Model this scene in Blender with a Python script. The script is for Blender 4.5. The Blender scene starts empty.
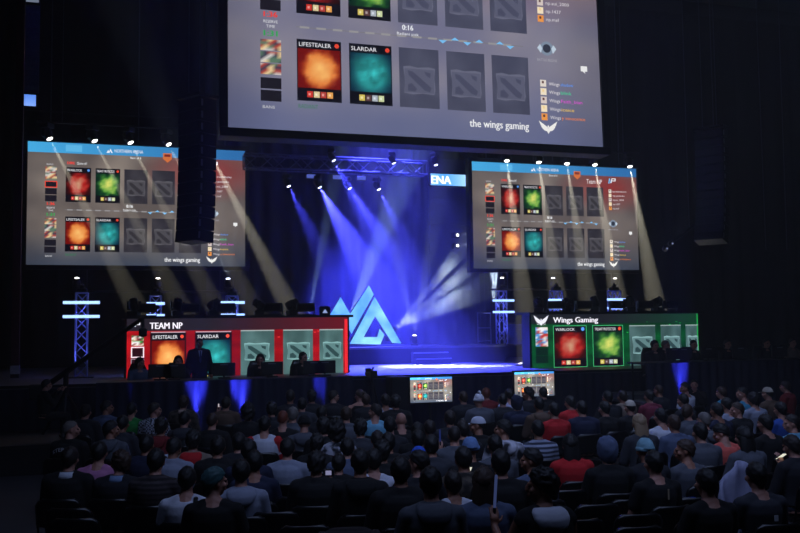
import bpy, bmesh, math, random
import numpy as np
from mathutils import Vector, Matrix, noise
random.seed(7)
C = bpy.context.scene.collection
PI = math.pi
# ------------------------------------------------------------------ camera
H = 2.55
F = 900.0
PITCH, ROLL, YAW = 0.06739, -0.01141, 0.29579
_cp, _sp, _cy, _sy = math.cos(PITCH), math.sin(PITCH), math.cos(YAW), math.sin(YAW)
cf = Vector((_sy*_cp, _cy*_cp, _sp)); _r0 = Vector((_cy, -_sy, 0)); _u0 = _r0.cross(cf)
cr = math.cos(ROLL)*_r0 + math.sin(ROLL)*_u0
cu = -math.sin(ROLL)*_r0 + math.cos(ROLL)*_u0
CAM = Vector((0, 0, H))
def ray(u, v): return cf + cr*((u-400)/F) - cu*((v-266.5)/F)
def atY(u, v, Y):
    d = ray(u, v); return CAM + d*(Y/d.y)
def atZ(u, v, Z):
    d = ray(u, v); return CAM + d*((Z-H)/d.z)
cam_data = bpy.data.cameras.new('camera'); cam = bpy.data.objects.new('camera', cam_data); C.objects.link(cam)
cam_data.sensor_width = 36; cam_data.lens = F*36/800; cam_data.clip_end = 200
cam.matrix_world = Matrix(((cr.x, cu.x, -cf.x, 0), (cr.y, cu.y, -cf.y, 0), (cr.z, cu.z, -cf.z, H), (0, 0, 0, 1)))
bpy.context.scene.camera = cam
bpy.context.scene.view_settings.view_transform = 'Standard'
# ------------------------------------------------------------------ materials
def lin(c):
    return tuple(((x/255)/12.92 if x <= 10.3 else (((x/255)+.055)/1.055)**2.4) for x in c)
_mats = {}
def mat(name, col, rough=.6, metal=0.0, nscale=12, namt=.25, bump=0.0, sheen=0.0):
    if name in _mats: return _mats[name]
    m = bpy.data.materials.new(name); m.use_nodes = True; nt = m.node_tree; b = nt.nodes['Principled BSDF']
    b.inputs['Roughness'].default_value = rough; b.inputs['Metallic'].default_value = metal
    tc = nt.nodes.new('ShaderNodeTexCoord'); n = nt.nodes.new('ShaderNodeTexNoise'); n.inputs['Scale'].default_value = nscale; n.inputs['Detail'].default_value = 3
    nt.links.new(tc.outputs['Object'], n.inputs['Vector'])
    mx = nt.nodes.new('ShaderNodeMix'); mx.data_type = 'RGBA'
    l = lin(col)
    mx.inputs[6].default_value = tuple(x*(1-namt) for x in l)+(1,); mx.inputs[7].default_value = tuple(min(1, x*(1+namt)) for x in l)+(1,)
    nt.links.new(n.outputs['Fac'], mx.inputs[0]); nt.links.new(mx.outputs[2], b.inputs['Base Color'])
    if bump:
        bp = nt.nodes.new('ShaderNodeBump'); bp.inputs['Strength'].default_value = bump; bp.inputs['Distance'].default_value = .02
        nt.links.new(n.outputs['Fac'], bp.inputs['Height']); nt.links.new(bp.outputs[0], b.inputs['Normal'])
    _mats[name] = m; return m
def emat(name, col, s=1.0):
    if name in _mats: return _mats[name]
    m = bpy.data.materials.new(name); m.use_nodes = True; nt = m.node_tree; nt.nodes.clear()
    o = nt.nodes.new('ShaderNodeOutputMaterial'); e = nt.nodes.new('ShaderNodeEmission')
    e.inputs[0].default_value = lin(col)+(1,); e.inputs[1].default_value = s
    nt.links.new(e.outputs[0], o.inputs[0]); _mats[name] = m; return m
def dispmat():
    m = bpy.data.materials.new('screen picture'); m.use_nodes = True; nt = m.node_tree; nt.nodes.clear()
    o = nt.nodes.new('ShaderNodeOutputMaterial'); e = nt.nodes.new('ShaderNodeEmission'); a = nt.nodes.new('ShaderNodeAttribute')
    a.attribute_name = 'col'; nt.links.new(a.outputs['Color'], e.inputs[0]); nt.links.new(e.outputs[0], o.inputs[0])
    return m
DISP = dispmat()
BLACK = mat('black metal', (16, 16, 20), .5)
DARK = mat('dark painted steel', (26, 26, 32), .45, .3)
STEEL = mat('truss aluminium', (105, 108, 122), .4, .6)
DRAPE = mat('dark blue drape', (26, 28, 52), .9, 0, 3, .3)
CASE = mat('black case plastic', (20, 20, 23), .55)
# ------------------------------------------------------------------ mesh helpers
def new_obj(name, me, parent=None, m=None):
    o = bpy.data.objects.new(name, me); C.objects.link(o)
    if m is not None and not me.materials: me.materials.append(m)
    if parent is not None: o.parent = parent
    return o
class MB:
    def __init__(s): s.bm = bmesh.new()
    def box(s, c, size, rot=None, bev=0.0):
        r = bmesh.ops.create_cube(s.bm, size=1.0); vs = r['verts']
        bmesh.ops.scale(s.bm, vec=size, verts=vs)
        if bev:
            es = list({e for v in vs for e in v.link_edges})
            rr = bmesh.ops.bevel(s.bm, geom=es, offset=bev, segments=2, affect='EDGES', profile=.5)
            vs = list({v for f in rr['faces'] for v in f.verts} | {v for v in vs if v.is_valid})
        if rot is not None: bmesh.ops.rotate(s.bm, verts=vs, matrix=rot)
        bmesh.ops.translate(s.bm, vec=c, verts=vs); return s
    def tube(s, a, b, r, r2=None, n=10):
        a = Vector(a); b = Vector(b); d = b-a; L = d.length
        if L < 1e-6: return s
        q = bmesh.ops.create_cone(s.bm, cap_ends=True, segments=n, radius1=r, radius2=r if r2 is None else r2, depth=L)
        bmesh.ops.rotate(s.bm, verts=q['verts'], matrix=d.to_track_quat('Z', 'Y').to_matrix())
        bmesh.ops.translate(s.bm, vec=(a+b)/2, verts=q['verts']); return s
    def ball(s, c, r, seg=12, rot=None):
        q = bmesh.ops.create_uvsphere(s.bm, u_segments=seg, v_segments=max(6, seg*2//3), radius=1.0)
        bmesh.ops.scale(s.bm, vec=(r, r, r) if not hasattr(r, '__len__') else r, verts=q['verts'])
        if rot is not None: bmesh.ops.rotate(s.bm, verts=q['verts'], matrix=rot)
        bmesh.ops.translate(s.bm, vec=c, verts=q['verts']); return s
    def limb(s, pts, rad, n=12):
        for i in range(len(pts)-1): s.tube(pts[i], pts[i+1], rad[i], rad[i+1], n)
        for p, r in zip(pts, rad): s.ball(p, r*1.0, n)
        return s
    def loft(s, rings, n=20, closed=True):
        """rings: (centre, rx, ry) in horizontal planes, lowest first"""
        L = []
        for c, rx, ry in rings:
            L.append([s.bm.verts.new((c[0]+rx*math.cos(2*PI*i/n), c[1]+ry*math.sin(2*PI*i/n), c[2])) for i in range(n)])
        for a, b in zip(L, L[1:]):
            for i in range(n): s.bm.faces.new((a[i], a[(i+1) % n], b[(i+1) % n], b[i]))
        if closed: s.bm.faces.new(L[0][::-1]); s.bm.faces.new(L[-1])
        return s
    def lathe(s, prof, n=20, axis_rot=None, at=(0, 0, 0)):
        """prof: (r, z)"""
        vs = []; L = []
        for r, z in prof:
            L.append([s.bm.verts.new((max(r, 1e-4)*math.cos(2*PI*i/n), max(r, 1e-4)*math.sin(2*PI*i/n), z)) for i in range(n)]); vs += L[-1]
        for a, b in zip(L, L[1:]):
            for i in range(n): s.bm.faces.new((a[i], a[(i+1) % n], b[(i+1) % n], b[i]))
        s.bm.faces.new(L[0][::-1]); s.bm.faces.new(L[-1])
        if axis_rot is not None: bmesh.ops.rotate(s.bm, verts=vs, matrix=axis_rot)
        bmesh.ops.translate(s.bm, vec=at, verts=vs); return s
    def poly(s, pts, y0, y1):
        """extrude an x,z outline from y0 (front) to y1 (back)"""
        a = [s.bm.verts.new((p[0], y0, p[1])) for p in pts]; b = [s.bm.verts.new((p[0], y1, p[1])) for p in pts]
        n = len(pts); s.bm.faces.new(a); s.bm.faces.new(b[::-1])
        for i in range(n): s.bm.faces.new((a[i], b[i], b[(i+1) % n], a[(i+1) % n]))
        return s
    def mesh(s, name, m=None, smooth=False):
        bmesh.ops.recalc_face_normals(s.bm, faces=s.bm.faces)
        me = bpy.data.meshes.new(name); s.bm.to_mesh(me); s.bm.free()
        if smooth: me.polygons.foreach_set('use_smooth', [True]*len(me.polygons))
        if m: me.materials.append(m)
        return me
    def build(s, name, m, parent=None, smooth=False):
        return new_obj(name, s.mesh(name, m, smooth), parent)
def tag(o, label=None, cat=None, group=None, kind=None):
    if label: o['label'] = label
    if cat: o['category'] = cat
    if group: o['group'] = group
    if kind: o['kind'] = kind
    return o
def empty(name, loc, rotz=0, label=None, cat=None, group=None):
    o = bpy.data.objects.new(name, None); C.objects.link(o); o.location = loc; o.rotation_euler = (0, 0, rotz); o.empty_display_size = .2
    return tag(o, label, cat, group)
def struct(o): o['kind'] = 'structure'; return o
def remeshed(mb, vox, smooth=2):
    me = mb.mesh('tmp'); o = bpy.data.objects.new('tmp', me); C.objects.link(o)
    md = o.modifiers.new('r', 'REMESH'); md.mode = 'VOXEL'; md.voxel_size = vox; md.use_smooth_shade = True
    if smooth:
        sm = o.modifiers.new('s', 'SMOOTH'); sm.iterations = smooth; sm.factor = .5
    dg = bpy.context.evaluated_depsgraph_get(); res = bpy.data.meshes.new_from_object(o.evaluated_get(dg))
    bpy.data.objects.remove(o); bpy.data.meshes.remove(me)
    return res
def copy_tree(o, parent=None):
    c = o.copy(); C.objects.link(c); c.parent = parent
    for ch in list(o.children): copy_tree(ch, c)
    return c
def setmat(o, m, i=0):
    o.material_slots[i].link = 'OBJECT'; o.material_slots[i].material = m
# ------------------------------------------------------------------ text as polygons
_txt = {}
def text_mesh(s):
    if s in _txt: return _txt[s]
    cu_ = bpy.data.curves.new('t', 'FONT'); cu_.body = s; cu_.size = 1; cu_.resolution_u = 2
    o = bpy.data.objects.new('t', cu_); C.objects.link(o)
    dg = bpy.context.evaluated_depsgraph_get(); me = bpy.data.meshes.new_from_object(o.evaluated_get(dg))
    v = [(x.co.x, x.co.y) for x in me.vertices]; f = [tuple(p.vertices) for p in me.polygons]
    bpy.data.objects.remove(o); bpy.data.curves.remove(cu_); bpy.data.meshes.remove(me)
    xs = [a for a, b in v]; ys = [b for a, b in v]
    _txt[s] = (v, f, min(xs), max(xs), min(ys), max(ys)); return _txt[s]
class Canvas:
    """a picture made of coloured polygons, x right 0..1, y down 0..1, W x Hh metres, facing -Y"""
    def __init__(s, W, Hh): s.W, s.Hh = W, Hh; s.v = []; s.f = []; s.c = []; s.gain = 1.0; s.tint = (1, 1, 1)
    wx = wy = 1.0
    def pt(s, x, y, L):
        if .02 < x < .9935 and s.wx != 1: x *= s.wx
        if .09 < y < .985: y *= s.wy
        s.v.append((x*s.W, -.002*(L+1), (1-y)*s.Hh)); return len(s.v)-1
    def col(s, c): l = lin(c); return tuple(l[i]*s.gain*s.tint[i] for i in range(3))
    def face(s, idx, cols): s.f.append(idx); s.c.append(cols)
    def rect(s, x0, y0, x1, y1, c, L=1, c2=None):
        i = [s.pt(x0, y1, L), s.pt(x1, y1, L), s.pt(x1, y0, L), s.pt(x0, y0, L)]
        a = s.col(c); b = s.col(c2) if c2 else a; s.face(i, [b, b, a, a])
    def poly(s, pts, c, L=2):
        i = [s.pt(x, y, L) for x, y in pts]; s.face(i, [s.col(c)]*len(i))
    def frame(s, x0, y0, x1, y1, t, c, L=3):
        ty = t*s.W/s.Hh
        s.rect(x0, y0, x1, y0+ty, c, L); s.rect(x0, y1-ty, x1, y1, c, L); s.rect(x0, y0, x0+t, y1, c, L); s.rect(x1-t, y0, x1, y1, c, L)
    def grid(s, x0, y0, x1, y1, nx, ny, fn, L=0):
        g = [[(s.pt(x0+(x1-x0)*i/nx, y0+(y1-y0)*j/ny, L), s.col(fn(i/nx, j/ny))) for i in range(nx+1)] for j in range(ny+1)]
        for j in range(ny):
            for i in range(nx):
                q = [g[j+1][i], g[j+1][i+1], g[j][i+1], g[j][i]]; s.face([a for a, b in q], [b for a, b in q])
    def text(s, t, x, y, h, c, L=5, w=None, align='l', bold=0):
        """cap box height h (fraction of the screen height), y = bottom of the letters"""
        v, f, x0, x1, y0, y1 = text_mesh(t); cap = .72
        k = h/cap; kx = k*s.Hh/s.W
        if w is not None: kx = w/(x1-x0)
        off = 0 if align == 'l' else (-(x1-x0)*kx/2 if align == 'c' else -(x1-x0)*kx)
        for dx in ([0] if not bold else [-bold, 0, bold]):
            b = [s.pt(x+off+dx+(a-x0)*kx, y-bb*k, L) for a, bb in v]
            for p in f: s.face([b[i] for i in p], [s.col(c)]*len(p))
    def build(s, name, parent):
        me = bpy.data.meshes.new(name); me.from_pydata(s.v, [], s.f)
        a = me.color_attributes.new('col', 'FLOAT_COLOR', 'CORNER')
        flat = []
        for cs in s.c:
            for c in cs: flat += [c[0], c[1], c[2], 1.0]
        a.data.foreach_set('color', flat); me.materials.append(DISP); me.update()
        return new_obj(name, me, parent)
def mixc(a, b, t): t = max(0, min(1, t)); return tuple(a[i]+(b[i]-a[i])*t for i in range(3))
def nz(x, y, s=0): return noise.noise(Vector((x, y, s*3.7+.5)))
def portrait(kind):
    """plain colour studies standing in for the pictures on the cards"""
    def fn(u, v):
        n = nz(u*5, v*5, kind*2+1)*.5 + nz(u*11, v*11, kind)*.25
        d = math.hypot((u-.52)/.42, (v-.52)/.5)
        if kind == 0: return mixc(mixc((250, 190, 110), (210, 90, 30), d*.8+n*.5), (110, 14, 12), (d-.75)*2.6+n)
        if kind == 1: return mixc(mixc((30, 110, 110), (60, 200, 200), .6-d*.5+n*1.2), (8, 40, 60), (d-.8)*1.6+n*.7)
        if kind == 2: return mixc(mixc((200, 150, 120), (170, 30, 28), d*1.3+n), (40, 10, 14), (d-.7)*1.7+n)
        return mixc(mixc((220, 220, 110), (60, 140, 50), d+n), (8, 40, 30), (d-.7)*2+n*1.4)
    return fn
def emblem(cv, x0, y0, x1, y1, c_hi, c_lo, L=3, clip=None):
    """square stone emblem: worn square, diagonal bar and two chips"""
    X = lambda t: x0+(x1-x0)*t
    Y = lambda t: y0+(y1-y0)*t
    def P(pts):
        q = [(X(a), Y(b)) for a, b in pts]
        if clip: q = [(min(a, clip), b) for a, b in q]
        return q
    cv.poly(P([(0, .04), (.2, 0), (.45, .05), (.8, .01), (1, .05), (.97, .4), (1, .8), (.96, .98), (.6, .95), (.3, 1), (.02, .96), (.05, .5)]), c_hi, L)
    cv.poly(P([(.04, .10), (.96, .10), (.96, .93), (.04, .93)]), mixc(c_hi, c_lo, .45), L+1)
    cv.poly(P([(.14, .17), (.3, .2), (.88, .74), (.82, .9), (.66, .84), (.16, .33)]), c_lo, L+2)
    cv.poly(P([(.66, .17), (.86, .22), (.84, .4), (.7, .3)]), c_lo, L+2)
    cv.poly(P([(.14, .66), (.26, .6), (.42, .8), (.36, .9), (.13, .88)]), c_lo, L+2)
def wings(cv, cx, cy, w, c, L=6):
    """spread-winged bird mark"""
    h = w*.72*cv.W/cv.Hh
    for sx in (-1, 1):
        q = [(.0, .1), (.08, -.02), (.16, -.1), (.5, -.42), (.42, -.12), (.36, -.02), (.4, -.02), (.3, .12), (.33, .13), (.2, .26), (.08, .3), (.0, .5)]
        pts = [(cx+sx*a*w, cy+b*h) for a, b in q]
        cv.poly(pts if sx < 0 else pts[::-1], c, L)
    cv.poly([(cx-.05*w, cy-.02*h), (cx, cy-.16*h), (cx+.05*w, cy-.02*h), (cx, cy+.1*h)], c, L)
def peaks(cv, cx, cy, w, c, L=6):
    h = w*cv.W/cv.Hh*.7
    cv.poly([(cx-.5*w, cy+.5*h), (cx-.2*w, cy-.2*h), (cx-.02*w, cy+.5*h)], c, L)
    cv.poly([(cx-.06*w, cy+.2*h), (cx+.12*w, cy-.5*h), (cx+.5*w, cy+.5*h), (cx+.3*w, cy+.5*h), (cx+.1*w, cy), (cx-.0*w, cy+.5*h)], c, L)
def npmark(cv, x, y, w, c1, c2, L=6):
    h = w*.6*cv.W/cv.Hh
    cv.poly([(x, y+h), (x+.12*w, y), (x+.25*w, y), (x+.13*w, y+h)], c1, L)
    cv.poly([(x+.25*w, y), (x+.36*w, y+h*.9), (x+.28*w, y+h*.9), (x+.2*w, y+.2*h)], c1, L)
    cv.poly([(x+.3*w, y+h*.9), (x+.45*w, y), (x+.57*w, y), (x+.42*w, y+h*.9)], c2, L)
    for a in ((.5, 0, .95, .14), (.84, .0, .97, .5), (.5, .4, .95, .54)): cv.rect(x+a[0]*w, y+a[1]*h, x+a[2]*w, y+a[3]*h, c2, L)
HEROES = [('WARLOCK', 2), ('TREANT PROTECTOR', 3), ('LIFESTEALER', 0), ('SLARDAR', 1)]
def card(cv, x0, y0, x1, y1, title, kind, badge, back=(14, 14, 24), small=True):
    w, h = x1-x0, y1-y0
    cv.rect(x0, y0, x1, y1, back, 2)
    cv.grid(x0+.02*w, y0+.15*h, x1-.02*w, y0+.79*h, 14, 16, portrait(kind), 3)
    cv.text(title, x0+.05*w, y0+.115*h, .07*h, (235, 235, 240), 5, w=min(.72, .085*len(title))*w)
    bx, by, r = x0+.9*w, y0+.075*h, .055*w
    cv.poly([(bx+r*math.cos(a*PI/4), by+r*cv.W/cv.Hh*math.sin(a*PI/4)) for a in range(8)][::-1], badge, 5)
    pal = [(200, 50, 40), (220, 200, 150), (180, 60, 50), (230, 160, 80)] if kind in (0, 2) else [(210, 190, 90), (90, 60, 60), (170, 180, 190), (200, 210, 160)]
    for k in range(4):
        a = x0+(.22+.15*k)*w; cv.rect(a, y0+.84*h, a+.13*w, y0+.94*h, pal[k], 4)
        cv.rect(a+.03*w, y0+.87*h, a+.08*w, y0+.91*h, mixc(pal[k], (255, 255, 255), .5), 5)
def back_card(cv, x0, y0, x1, y1, base, hi, lo, logo=(.1, .3, .9, .78), edge=None, clip=None):
    w, h = x1-x0, y1-y0
    xx = min(x1, clip) if clip else x1
    cv.grid(x0, y0, xx, y1, 6, 8, lambda u, v: mixc(base, mixc(base, hi, .35), .5+nz(u*3+x0*9, v*3)), 2)
    if edge: cv.rect(x0, y0-.012, xx, y0+.006, edge, 3)
    emblem(cv, x0+logo[0]*w, y0+logo[1]*h, x0+logo[2]*w, y0+logo[3]*h, hi, lo, 3, clip)
def broadcast(cv, base, header, red=1.0, wy=1.0, cardbase=(44, 42, 50), hi=(92, 90, 96), lo=(52, 50, 56), seed=0, nav=None):
    cv.wx = .97; cv.wy = wy
    def bg(u, v):
        n = nz(u*5+seed, v*4)*.5+nz(u*11, v*9+seed)*.25
        c = mixc(base, mixc(base, (190, 175, 160), .6), .25+n*1.1)
        if red: c = mixc(c, (150, 40, 40), red*max(0, 1-math.hypot((u-.86)/.36, (v-.2)/.26))*.8)
        c = mixc(c, nav or (50, 62, 84), max(0, (v-.72)/.28)*.75)
        return mixc(c, (30, 30, 38), max(0, abs(u-.5)-.38)*1.6)
    cv.grid(0, 0, 1, 1, 40, 26, bg, 0)
    cv.grid(0, 0, 1, .085, 20, 2, lambda u, v: mixc(header[0], header[1], u), 1)
    cv.rect(.17, .015, .245, .07, mixc(header[0], (255, 255, 255), .12), 2)
    W_ = (238, 240, 245)
    peaks(cv, .372, .05, .03, W_, 4); cv.text('NORTHERN ARENA', .395, .062, .028, W_, 4, w=.135)
    cv.text('Best of 3', .47, .11, .018, W_, 4, w=.05)
    cv.poly([(.625, .05), (.668, .05), (.668, .1), (.647, .13), (.625, .1)], (205, 110, 60), 4)
    cv.poly([(.632, .06), (.661, .06), (.661, .08), (.632, .08)], (120, 40, 40), 5)
    cv.text('DIRE', .178, .175, .022, (235, 60, 55), 4, w=.035, bold=.0006); cv.text('Game #1', .222, .175, .022, W_, 4, w=.045)
    # bans
    for y0, sel in ((.2, True), (.62, False)):
        cv.text('BANS', .085, y0-.012 if sel else .935, .014, (205, 205, 210), 4, w=.03)
        rnd = random.Random(int(y0*100)+seed)
        for k in range(2 if sel else 3):
            pal = [(230, 200, 150), (170, 70, 60), (90, 120, 100), (210, 205, 200), (60, 60, 80)]
            ya = y0+k*.055
            cv.grid(.08, ya, .132, ya+.05, 4, 3, lambda u, v: rnd.choice(pal), 3)
        for k in range(3 if sel else 2):
            ya = y0+(.12 if sel else .175)+k*.057
            cv.rect(.08, ya, .132, ya+.05, (28, 26, 36), 3)
        if sel: cv.frame(.078, .318, .134, .372, .004, (235, 70, 55), 4)
    cv.text('1:36', .106, .515, .026, (235, 60, 50), 4, w=.034, align='c', bold=.0008)
    cv.text('RESERVE', .106, .543, .014, (215, 215, 220), 4, w=.036, align='c'); cv.text('TIME', .106, .565, .014, (215, 215, 220), 4, w=.022, align='c')
    cv.text('1:31', .106, .603, .026, (40, 170, 80), 4, w=.034, align='c', bold=.0008)
    cv.text('RADIANT', .175, .925, .02, (40, 120, 80), 4, w=.05)
    xs = [(.172, .287), (.308, .422), (.442, .552), (.574, .683), (.704, .812)]
    for r, y0 in ((0, .2), (1, .605)):
        for k, (a, b) in enumerate(xs):
            if k < 2: card(cv, a, y0, b, y0+.285, *HEROES[r*2+k], (90, 150, 230) if (r, k) == (0, 0) else (225, 70, 50))
            else: back_card(cv, a, y0, b, y0+.285, cardbase, hi, lo)
    # timeline
    cv.rect(.17, .548, .80, .5515, (120, 118, 122), 2)
    for k in range(14): cv.rect(.18+k*.043, .545, .205+k*.043, .5545, (150, 148, 150), 3)
    for k in (.565, .6, .635, .67, .73, .76): cv.poly([(k-.012, .553), (k+.012, .553), (k, .535 if k in (.6, .67, .73) else .57)] if k not in (.6, .67, .73) else [(k-.012, .55), (k, .535), (k+.012, .55)][::-1], (120, 190, 240), 4)
    cv.text('0:16', .468, .52, .026, W_, 4, w=.03, align='c', bold=.0006); cv.text('Radiant pick', .468, .545, .014, W_, 5, w=.06, align='c')
    # right column
    cv.text('Team NP', .705, .165, .045, (235, 230, 232), 4, w=.1); npmark(cv, .845, .105, .05, (110, 190, 240), W_)
    cols = [(90, 150, 240), (60, 210, 150), (220, 70, 210), (240, 200, 80), (240, 130, 50)]
    for y0, nm in ((.215, ('np.eternalenvy', 'np.pieliedie', 'np.aui_2000', 'np.1437', 'np.msf')), (.71, ('Wings shadow', 'Wings blink', 'Wings Faith_bian', 'Wings iceice', 'Wings y innocence'))):
        for k in range(5):
            y = y0+k*.042
            cv.rect(.846, y, .864, y+.034, [(225, 215, 205), (240, 225, 200), (215, 200, 195), (245, 225, 190), (235, 150, 70)][k], 4)
            cv.rect(.851, y+.006, .857, y+.018, (90, 50, 50) if k % 2 == 0 else (240, 210, 150), 5)
            a = nm[k]; n = len(a.split()[0])
            cv.text(a.split()[0], .872, y+.026, .017, (225, 220, 225), 4, w=.0065*n)
            if ' ' in a: cv.text(a.split(' ', 1)[1], .875+.0065*n, y+.026, .017, cols[k], 4, w=.0065*len(a.split(' ', 1)[1]))
    cv.poly([(.87+.02*math.cos(t*PI/8), .55+.036*math.sin(t*PI/8)) for t in range(16)][::-1], (125, 140, 160), 3)
    cv.poly([(.87+.012*math.cos(t*PI/8), .55+.022*math.sin(t*PI/8)) for t in range(16)][::-1], (50, 55, 70), 4)
    for sx in (-1, 1): cv.poly([(.87+sx*.02, .53), (.87+sx*.029, .55), (.87+sx*.018, .575), (.87+sx*.014, .55)][::sx], (190, 205, 220), 4)
    cv.text('BATTLE BEGINS', .87, .615, .013, (170, 170, 180), 4, w=.06, align='c')
    cv.rect(.972, .625, .992, .652, (235, 235, 235), 4); cv.poly([(.978, .652), (.984, .652), (.986, .664)], (235, 235, 235), 4)
    cv.text('the wings gaming', .635, .965, .038, (240, 240, 242), 4, w=.172, bold=.0005)
    wings(cv, .865, .945, .055, (240, 238, 235))
# ------------------------------------------------------------------ the setting
def slab(name, x0, x1, y0, y1, z0, z1, m):
    mb = MB(); mb.box(((x0+x1)/2, (y0+y1)/2, (z0+z1)/2), (x1-x0, y1-y0, z1-z0)); return struct(mb.build(name, m))
slab('floor', -14, 32, -6, 34, -.2, 0, mat('dark arena floor', (62, 62, 68), .7, 0, 3, .3))
slab('ceiling', -14, 32, -6, 34, 17, 17.2, mat('dark arena ceiling', (8, 8, 12), .9))
slab('wall_left', -14.2, -14, -6, 34, 0, 17, mat('dark arena wall', (10, 10, 14), .9))
slab('wall_right', 32, 32.2, -6, 34, 0, 17, mat('dark arena wall', (10, 10, 14), .9))
slab('wall_back', -14, 32, 34, 34.2, 0, 17, mat('dark arena wall', (10, 10, 14), .9))
# black masking curtains on either side of the stage opening, and the curtain at the back of the stage
def curtain(name, x0, x1, y, z0, z1, m, amp=.07, pitch=.42, n_per=6):
    n = max(4, int((x1-x0)/pitch*n_per)); vs = []; fs = []
    for i in range(n+1):
        t = i/n; x = x0+(x1-x0)*t; w = math.sin(2*PI*(x1-x0)*t/pitch+.8*math.sin(3.1*x))
        for j, z in enumerate((z0, (z0+z1)/2, z1)): vs.append((x, y+amp*w*(1 if j == 0 else .8), z))
    for i in range(n):
        for j in range(2): a = i*3+j; fs.append((a, a+3, a+4, a+1))
    me = bpy.data.meshes.new(name); me.from_pydata(vs, [], fs); me.polygons.foreach_set('use_smooth', [True]*len(fs))
    return new_obj(name, me, None, m)
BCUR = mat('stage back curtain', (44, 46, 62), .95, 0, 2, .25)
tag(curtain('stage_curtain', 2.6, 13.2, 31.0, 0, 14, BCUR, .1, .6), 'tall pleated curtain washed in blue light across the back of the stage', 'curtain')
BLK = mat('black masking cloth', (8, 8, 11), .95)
tag(curtain('masking_curtain', -13.8, 2.4, 30.6, 0, 15, BLK, .08, .7, 4), 'black masking curtain behind the left hanging screen', 'curtain')
tag(curtain('masking_curtain', 15.2, 31.8, 30.6, 0, 15, BLK, .08, .7, 4), 'black masking curtain behind the right hanging screen', 'curtain')
# ------------------------------------------------------------------ stage
SZ = 1.42; PZ = 1.95; SF = 20.5; PF = 26.6
DECK = mat('stage deck', (96, 96, 106), .5, 0, 6, .15)
o = empty('stage_platform', (6.8, SF, 0), 0, 'wide main stage deck glowing under blue light, in front of the lit emblem', 'stage')
mb = MB(); mb.box((0, 4.75, SZ-.04), (22.4, 9.5, .08)); mb.build('deck', DECK, o)
sk = curtain('skirt', -11.2, 11.2, -.02, .0, SZ-.08, DRAPE, .03, .25, 5); sk.parent = o
mb = MB()
for x in range(-5, 6, 2):
    for y in (.4, 9.1):
        mb = MB(); mb.box((x*2.2, y, (SZ-.08)/2), (.08, .08, SZ-.08)); mb.build('support_leg', BLACK, o)
mb = MB(); mb.box((0, .0, SZ-.03), (22.4, .03, .06)); mb.build('edge_trim', DARK, o)
pl = atY(411, 348, PF).x; pr = atY(445, 348, PF).x
o = empty('upper_platform', (6.9, PF, SZ), 0, 'raised black platform at the back of the stage carrying the lit triangle emblem', 'platform')
mb = MB(); mb.box((0, 1.3, PZ-SZ-.03), (9.4, 2.6, .06)); mb.build('deck', DECK, o)
mb = MB(); mb.box((0, 1.3, (PZ-SZ-.06)/2), (9.36, 2.56, PZ-SZ-.06)); mb.build('riser_front', DRAPE, o)
o = empty('stage_steps', ((pl+pr)/2, PF, SZ), 0, 'short flight of steps with pale nosings leading up to the back platform', 'steps')
hh = (PZ-SZ)/3; sw = pr-pl
for k in range(2):
    mb = MB(); mb.box((0, -.28*(2-k)+.14-.005, hh*(k+1)/2), (sw, .28, hh*(k+1)), None, .01); tr = mb.build('tread', DRAPE, o)
    mb = MB(); mb.box((0, -.28*(2-k)-.012, hh*(k+1)-.015), (sw, .02, .035)); mb.build('nosing', mat('pale nosing strip', (190, 195, 220), .5), tr)
# ------------------------------------------------------------------ screens
ALU = mat('dark screen housing', (14, 15, 21), .7, 0)
CHAIN = mat('hoist chain', (90, 92, 105), .4, .6)
def screen(name, loc, W, Hh, label, paint, tilt=0, bez=.12, depth=.25, gain=1.0, tint=(1, 1, 1), cables=(), top=16.9, cat='screen', group=None):
    o = empty(name, loc, 0, label, cat, group); o.rotation_euler = (tilt, 0, 0)
    mb = MB()
    mb.box((W/2, depth/2+.004, Hh/2), (W+2*bez, depth, Hh+2*bez))
    mb.build('housing', BLACK, o)
    mb = MB()
    for c, s in (((W/2, -.03, -bez/2-.01), (W+2*bez, .08, bez)), ((W/2, -.03, Hh+bez/2+.01), (W+2*bez, .08, bez)), ((-bez/2-.01, -.03, Hh/2), (bez, .08, Hh)), ((W+bez/2+.01, -.03, Hh/2), (bez, .08, Hh))): mb.box(c, s)
    mb.build('frame', ALU, o)
    cv = Canvas(W, Hh); cv.gain = gain; cv.tint = tint; paint(cv); cv.build('display', o)
    for x in cables:
        mb = MB(); mb.tube((x, depth*.6, Hh+bez), (x, depth*.6+math.tan(-tilt)*0, top-loc[2]), .02, None, 6); mb.build('hoist_chain', CHAIN, o)
    return o
SD = 28.0
lx, rx, sz, sw_, sh_ = -2.782, 11.087, 4.48, 6.297, 3.617
BL = ((70, 170, 225), (45, 105, 165))
screen('projection_screen', (lx, SD, sz), sw_, sh_, 'hanging screen at left with blue header and brown picture cards, partly behind the line array', lambda cv: broadcast(cv, (92, 84, 82), BL, 1, seed=0), gain=1.12, cables=(.6, 3.1, 5.7))
screen('projection_screen', (rx, SD, sz), sw_, sh_, 'hanging screen at right with blue header and brown picture cards, nothing in front', lambda cv: broadcast(cv, (92, 84, 84), BL, 1, seed=0), gain=1.12, cables=(.6, 3.1, 5.7))
screen('projection_screen', (2.302, 21.54, 7.37), 10.07, 5.66, 'huge pale blue-grey hanging screen above the middle of the stage', lambda cv: broadcast(cv, (112, 112, 138), ((90, 150, 210), (70, 110, 165)), .25, .97, (66, 68, 88), (102, 104, 124), (72, 74, 96), seed=0, nav=(92, 100, 138)), tilt=-.0368, bez=.2, depth=.5, gain=1.05, cables=(1, 9))
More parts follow.
